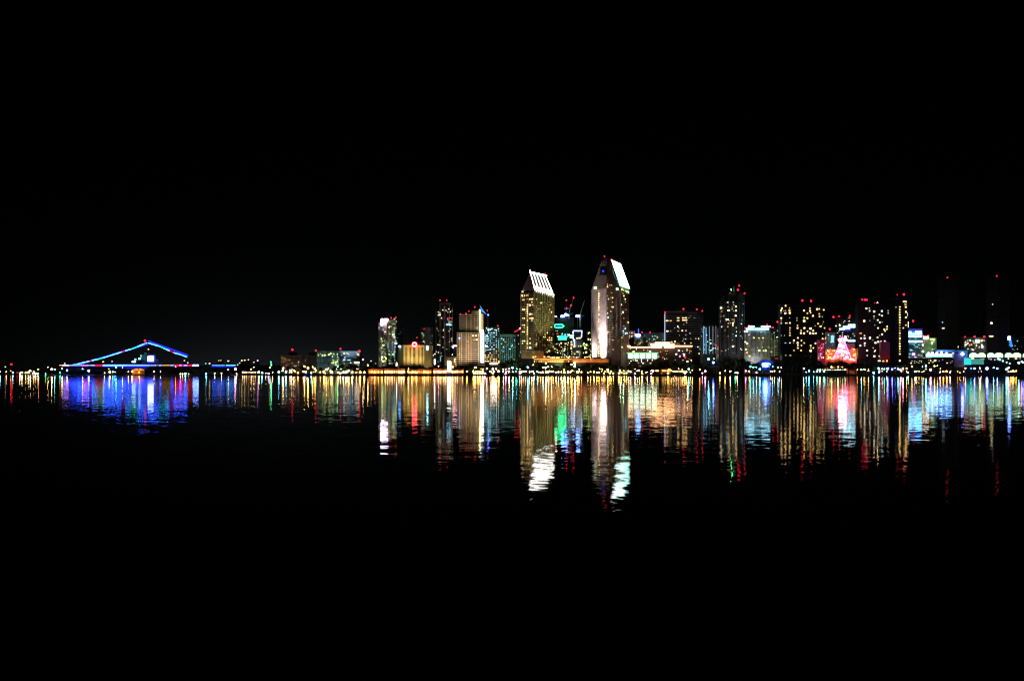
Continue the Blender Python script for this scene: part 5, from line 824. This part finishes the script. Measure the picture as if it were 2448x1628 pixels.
lamps('l', [(235, 1205, 'V', .6), (325, 1230, 'C', .9), (395, 1262, 'P', 1.4), (465, 1217, 'P', 1.4), (570, 1217, 'O', 1.1), (615, 1340, 'C', 1), (820, 1305, 'C', .8), (728, 1160, 'Y', .6), (1030, 1157, 'C', .8), (1125, 1145, 'C', 1.4), (1130, 1230, 'W', .5), (1262, 1255, 'P', 1.5), (1375, 1145, 'Y', 1.1), (1460, 1135, 'Y', .6), (1530, 1322, 'P', .9), (1632, 1300, 'O', 1.3), (1732, 1298, 'O', 1.3), (1822, 1326, 'P', 1), (2040, 1305, 'O', .5)])
lamps('m', [(460, 1210, 'P', 1.2), (720, 1215, 'V', 1.4), (880, 1208, 'W', 1.1), (1080, 1215, 'V', 2.6), (1270, 1190, 'C', 1.3), (1378, 1215, 'V', 1.5), (1650, 1240, 'C', 1.7), (1705, 1190, 'P', 1.3), (1830, 1290, 'Y', 1.4), (1770, 1298, 'Y', .9), (1920, 1288, 'O', 1.1), (1995, 1055, 'C', 1.4), (2080, 1020, 'P', 1.3), (2120, 1040, 'V', 1.1), (620, 1215, 'T', .6), (915, 1305, 'P', .4)])
for k in range(110):      # small glints between the lamps
    x = R.choice((R.uniform(690, 900), R.uniform(960, 1240), R.uniform(1240, 1640), R.uniform(1240, 1640), R.uniform(2050, 2440))); LP.append((x, R.choice((R.uniform(886, 891), R.uniform(881, 890))), R.choice('YYYYWWOP'), R.uniform(.28, .55)))
LP.sort(key=lambda q: -q[3]); small = LP[290:]; LP = LP[:290]
cols = sorted(set(q[2] for q in small)); mb = MB(); mi = []
for x, y, c, r in small:
    Y = (1941 if 120 < x < 575 and y > 872 else shY(x) + 8); n0 = len(mb.f); z = max(wz(y, Y), 3.2); mb.ball((wx(x, Y), Y, z), r * .66).tube((wx(x, Y), Y, 1.6), (wx(x, Y), Y, z), .1, .07, 4); mi += [(n0, len(mb.f), c, 32)]
ob = mb.build('small_waterfront_lights', le(cols[0])); ob['kind'] = 'stuff'; ob['label'] = 'countless tiny lamps glinting between the larger globes along the shore'
for c in cols[1:]: ob.data.materials.append(le(c))
ob.data.materials.append(metal)
for a, b_, c, nb in mi:
    for f in range(a, b_): ob.data.polygons[f].material_index = cols.index(c) if f < a + nb else len(cols)
LP.sort(); cnt = {}; tot = {}
for x, y, c, r in LP: k = (c, place(x)); tot[k] = tot.get(k, 0) + 1
ORD = 'first second third fourth fifth sixth seventh eighth ninth tenth eleventh twelfth thirteenth fourteenth fifteenth sixteenth seventeenth eighteenth nineteenth twentieth'.split()
for i, (x, y, c, r) in enumerate(LP):
    k = (c, place(x)); cnt[k] = cnt.get(k, 0) + 1
    if 120 < x < 575 and y > 872: Y = 1941; b0 = 1.6
    else: Y = shY(x) + (5 if y > 889 else 14 + (i % 5) * 5); b0 = GZ
    if x < 665: Y = Y if b0 < GZ else shY(x) + 8
    z = wz(y, Y); hgt = z - b0; X = wx(x, Y)
    if hgt < .8: z = b0 + .8; hgt = .8
    lab = '%s globe lamp %s' % (LN[c], k[1]); lab = lab if tot[k] == 1 else '%s of the %s globe lamps %s' % (ORD[cnt[k] - 1], LN[c], k[1])
    rt = thing('street_lamp', lab, 'lamp', (X, Y, b0), 'lamps along the waterfront')
    p = inst('pole', metal, 'pole', rt, (X, Y, b0), (1, 1, hgt)); inst('ball', le(c), 'globe', rt, (X, Y, z), (r * (.56 + .16 * (i * 7 % 5) / 4),) * 3)
for x, y, c, e in ((775, 888, (1, .35, .08), .6), (795, 888, (1, .4, .1), .6), (830, 889, (1, .4, .1), .6), (860, 888, (1, .35, .08), .6), (895, 888, (1, .45, .12), .6), (1010, 888, (1, .35, .08), .6), (1035, 888, (1, .35, .08), .6), (1345, 873, (.5, 1, .5), 1.6), (1352, 878, (.6, 1, .5), 1.6), (1490, 868, (.5, 1, .4), 1.4), (1483, 872, (.5, 1, .5), 1.2), (2300, 850, (.05, .6, 1), .15)): glow(x, y, shY(x) + 12, c, e, 10)
# ------------------------------------------------------------------ hillside houses
k = 0
for x, y, c in ((523, 862, 'Y'), (528, 861.5, 'Y'), (546, 863, 'W'), (578, 862, 'Y'), (585, 861, 'Y'), (594, 860, 'w'), (607, 866, 'W'), (616, 862, 'P'), (573, 868, 'C'), (568, 872, 'W'), (441, 862, 'w'), (449, 867, 'w'), (492, 869, 'C'), (501, 869, 'W'), (247, 865, 'Y'), (268, 864, 'W'), (155, 869, 'w'), (13, 877, 'w'), (887, 863, 'w'), (898, 869, 'O'), (27, 871, 'R')):
    Y = 4060; X = wx(x, Y); z = wz(y, Y); d = ['first', 'second', 'third', 'fourth', 'fifth', 'sixth', 'seventh', 'eighth', 'ninth', 'tenth', 'eleventh', 'twelfth', 'thirteenth', 'fourteenth', 'fifteenth', 'sixteenth', 'seventeenth', 'eighteenth', 'nineteenth', 'twentieth', 'twenty first'][k]
    k += 1; rt = thing('hillside_house', 'tiny far hillside house with one small light, %s as the light points are listed' % d if 0 else 'tiny far house with a single %s light above %s' % ({'Y': 'yellow', 'W': 'white', 'w': 'faint', 'P': 'pink', 'C': 'cyan', 'O': 'orange', 'R': 'red'}[c], 'the ' + place(x).split(' the ', 1)[-1] if ' the ' in place(x) else place(x)), 'house', (X, Y, GZ), 'houses with single lights on the far hillside')
    MB().box(X - 5, X + 5, Y, Y + 8, GZ, z + 3).build('wall', nearblack, rt); MB().add([(X - 6, Y - .5, z + 3.01), (X + 6, Y - .5, z + 3.01), (X + 6, Y + 8.5, z + 3.01), (X - 6, Y + 8.5, z + 3.01), (X - 6, Y + 4, z + 6), (X + 6, Y + 4, z + 6)], [(0, 1, 5, 4), (2, 3, 4, 5), (0, 4, 3), (1, 2, 5), (0, 3, 2, 1)]).build('roof', nearblack, rt)
    inst('box', we(c), 'lit_window', rt, (X, Y - .3, z), (4.6 if c != 'R' else 7, .4, 3.4 if c != 'R' else 6))
# ------------------------------------------------------------------ trees
def crown(seed, n=900):
    r = random.Random(seed); mb = MB(); lob = []
    for i in range(9):
        a = r.uniform(0, 6.28); d = r.uniform(.15, .62); lob.append((d * math.cos(a), d * math.sin(a), r.uniform(-.35, .55), r.uniform(.26, .46)))
    lob.append((0, 0, .45, .45)); vs = []; fs = []
    for i in range(n):
        l = r.choice(lob); t = r.uniform(0, 6.28); u_ = r.uniform(-1, 1); q = (1 - u_ * u_) ** .5; rr = l[3] * r.uniform(.55, 1.08)
        c = Vector((l[0] + rr * q * math.cos(t), l[1] + rr * q * math.sin(t), l[2] + rr * u_ * .9)); s = r.uniform(.035, .085)
        a1_ = Vector((r.uniform(-1, 1), r.uniform(-1, 1), r.uniform(-1, 1))).normalized(); b1_ = a1_.orthogonal().normalized()
        k0 = len(vs); vs += [c - a1_ * s, c + b1_ * s * .7, c + a1_ * s, c - b1_ * s * .7]; fs.append((k0, k0 + 1, k0 + 2, k0 + 3))
    return MB().add(vs, fs).mesh('crown', foliage)
def palm_crown():
    r = random.Random(5); mb = MB()
    for i in range(16):
        a = i * 2.4; e = r.uniform(-.3, .9); P = Vector((0, 0, 0)); d = Vector((math.cos(a) * math.cos(e), math.sin(a) * math.cos(e), math.sin(e))); sd = Vector((-math.sin(a), math.cos(a), 0))
        for s in range(5):
            Q = P + d * .24; w0, w1 = .1 * (1 - s / 6), .1 * (1 - (s + 1) / 6); mb.add([P - sd * w0, P + sd * w0, Q + sd * w1, Q - sd * w1], [(0, 1, 2, 3)]); P = Q; d = (d + Vector((0, 0, -.28))).normalized()
    return mb.mesh('crown', foliage)
CR_ = [crown(s) for s in (1, 2, 3, 4)]; PC = palm_crown()
tm = MB(); tm.tube((0, 0, 0), (0, 0, .62), .035, .02, 7)
for a in range(5): tm.tube((0, 0, .38 + a * .05), (.22 * math.cos(a * 1.3), .22 * math.sin(a * 1.3), .66 + a * .03), .015, .006, 5)
TM = tm.mesh('trunk', bark); PM = MB().tube((0, 0, 0), (0, 0, 1), .35, .22, 7).mesh('palm_trunk', bark)
TP = [(595, 22, 868), (618, 26, 870), (652, 20, 866), (668, 18, 872), (688, 18, 874), (702, 16, 876), (722, 18, 872), (740, 20, 870), (768, 16, 876), (800, 22, 873), (815, 26, 869), (835, 28, 868), (852, 26, 870), (868, 22, 873), (884, 22, 876), (903, 20, 874), (918, 22, 868), (935, 22, 871),
      (958, 24, 868), (972, 20, 873), (992, 26, 869), (1012, 22, 875), (1030, 20, 874), (1046, 26, 869), (1060, 22, 870), (1093, 24, 873), (1110, 26, 872), (1128, 24, 868), (1142, 22, 871), (1160, 18, 874), (1190, 20, 872), (1204, 26, 858), (1220, 32, 853), (1236, 26, 862), (1254, 24, 867), (1275, 22, 869), (1290, 26, 866), (1308, 24, 866),
      (1322, 22, 869), (1343, 22, 868), (1362, 20, 869), (1384, 26, 867), (1400, 30, 866), (1420, 30, 866), (1438, 26, 868), (1456, 22, 868), (1472, 20, 870), (1505, 22, 872), (1520, 20, 873), (1545, 24, 871), (1566, 22, 866), (1584, 28, 861), (1600, 28, 860), (1618, 28, 862), (1636, 24, 866), (1660, 22, 868), (1676, 24, 866), (1694, 22, 866),
      (1716, 26, 854), (1734, 32, 850), (1756, 32, 851), (1776, 28, 856), (1796, 22, 862), (1816, 20, 862), (1842, 22, 862), (1862, 28, 858), (1882, 32, 846), (1904, 36, 839), (1926, 34, 842), (1946, 28, 854), (1962, 24, 864), (1984, 26, 861), (2002, 30, 857), (2018, 28, 860), (2030, 26, 866), (2044, 30, 864), (2060, 26, 864), (2080, 26, 864), (2106, 28, 866), (2130, 24, 868), (2150, 26, 866), (2170, 20, 872), (2196, 22, 872), (2226, 22, 874), (2250, 22, 872), (2270, 20, 874), (2390, 24, 872), (2410, 22, 874), (2436, 22, 873)]
TP += [(px + 9 + (i * 5) % 7, wd * .95, yt + 1.5 + (i * 3) % 4) for i, (px, wd, yt) in enumerate(TP) if 900 < px < 2300]; TP.sort()
TP = [(a, b_, c_, i) for i, (a, b_, c_) in enumerate(TP)]
tc_ = {}; tt = {}
for px, wd, yt, _i in TP: tt[place(px)] = tt.get(place(px), 0) + 1
for px, wd, yt, i in TP:
    Y = shY(px) + (34 + (i * 7) % 5 * 5 if px > 700 else 30); X = wx(px, Y); z = wz(yt, Y); k = place(px); tc_[k] = tc_.get(k, 0) + 1
    lab = 'dark leafy tree %s' % k if tt[k] == 1 else '%s dark leafy tree %s' % (ORD[tc_[k] - 1], k)
    if 1955 < px < 2052 and z > 26: pass
    rt = thing('tree', lab, 'tree', (X, Y, GZ), 'dark trees behind the shore'); H = z - GZ; w_ = wd * Y / F / 2 * 1.15; hh = min(H * .5, w_ * 1.5)
    t = bpy.data.objects.new('trunk', TM); COL.objects.link(t); t.parent = rt; t.scale = (H, H, H); t.rotation_euler = (0, 0, i)
    c = bpy.data.objects.new('crown', CR_[i % 4]); COL.objects.link(c); c.parent = rt; c.location = (0, 0, H - hh * .92); c.scale = (w_, w_, hh); c.rotation_euler = (0, 0, i * 1.7)
PL = [(640, 868), (712, 869), (786, 868), (861, 867), (946, 866), (1052, 868), (1172, 866), (1266, 864), (1352, 867), (1512, 864), (1530, 866), (1552, 864), (1625, 862), (1700, 860), (1826, 862), (2066, 861), (2140, 862), (2210, 866), (2262, 862), (2366, 864), (2424, 866)]
pc = {}; pt = {}
for px, y in PL: pt[place(px)] = pt.get(place(px), 0) + 1
for i, (px, y) in enumerate(PL):
    Y = shY(px) + 22; X = wx(px, Y); z = wz(y, Y); k = place(px); pc[k] = pc.get(k, 0) + 1
    rt = thing('palm_tree', ('tall thin palm tree %s' % k) if pt[k] == 1 else '%s tall thin palm tree %s' % (ORD[pc[k] - 1], k), 'palm tree', (X, Y, GZ), 'palm trees along the waterfront')
    t = bpy.data.objects.new('trunk', PM); COL.objects.link(t); t.parent = rt; t.scale = (1, 1, z - GZ - 1)
    c = bpy.data.objects.new('crown', PC); COL.objects.link(c); c.parent = rt; c.location = (0, 0, z - GZ - 1); c.scale = (3.2, 3.2, 3.2); c.rotation_euler = (0, 0, i)
for o in bpy.data.objects:
    if '_org' in o: del o['_org']
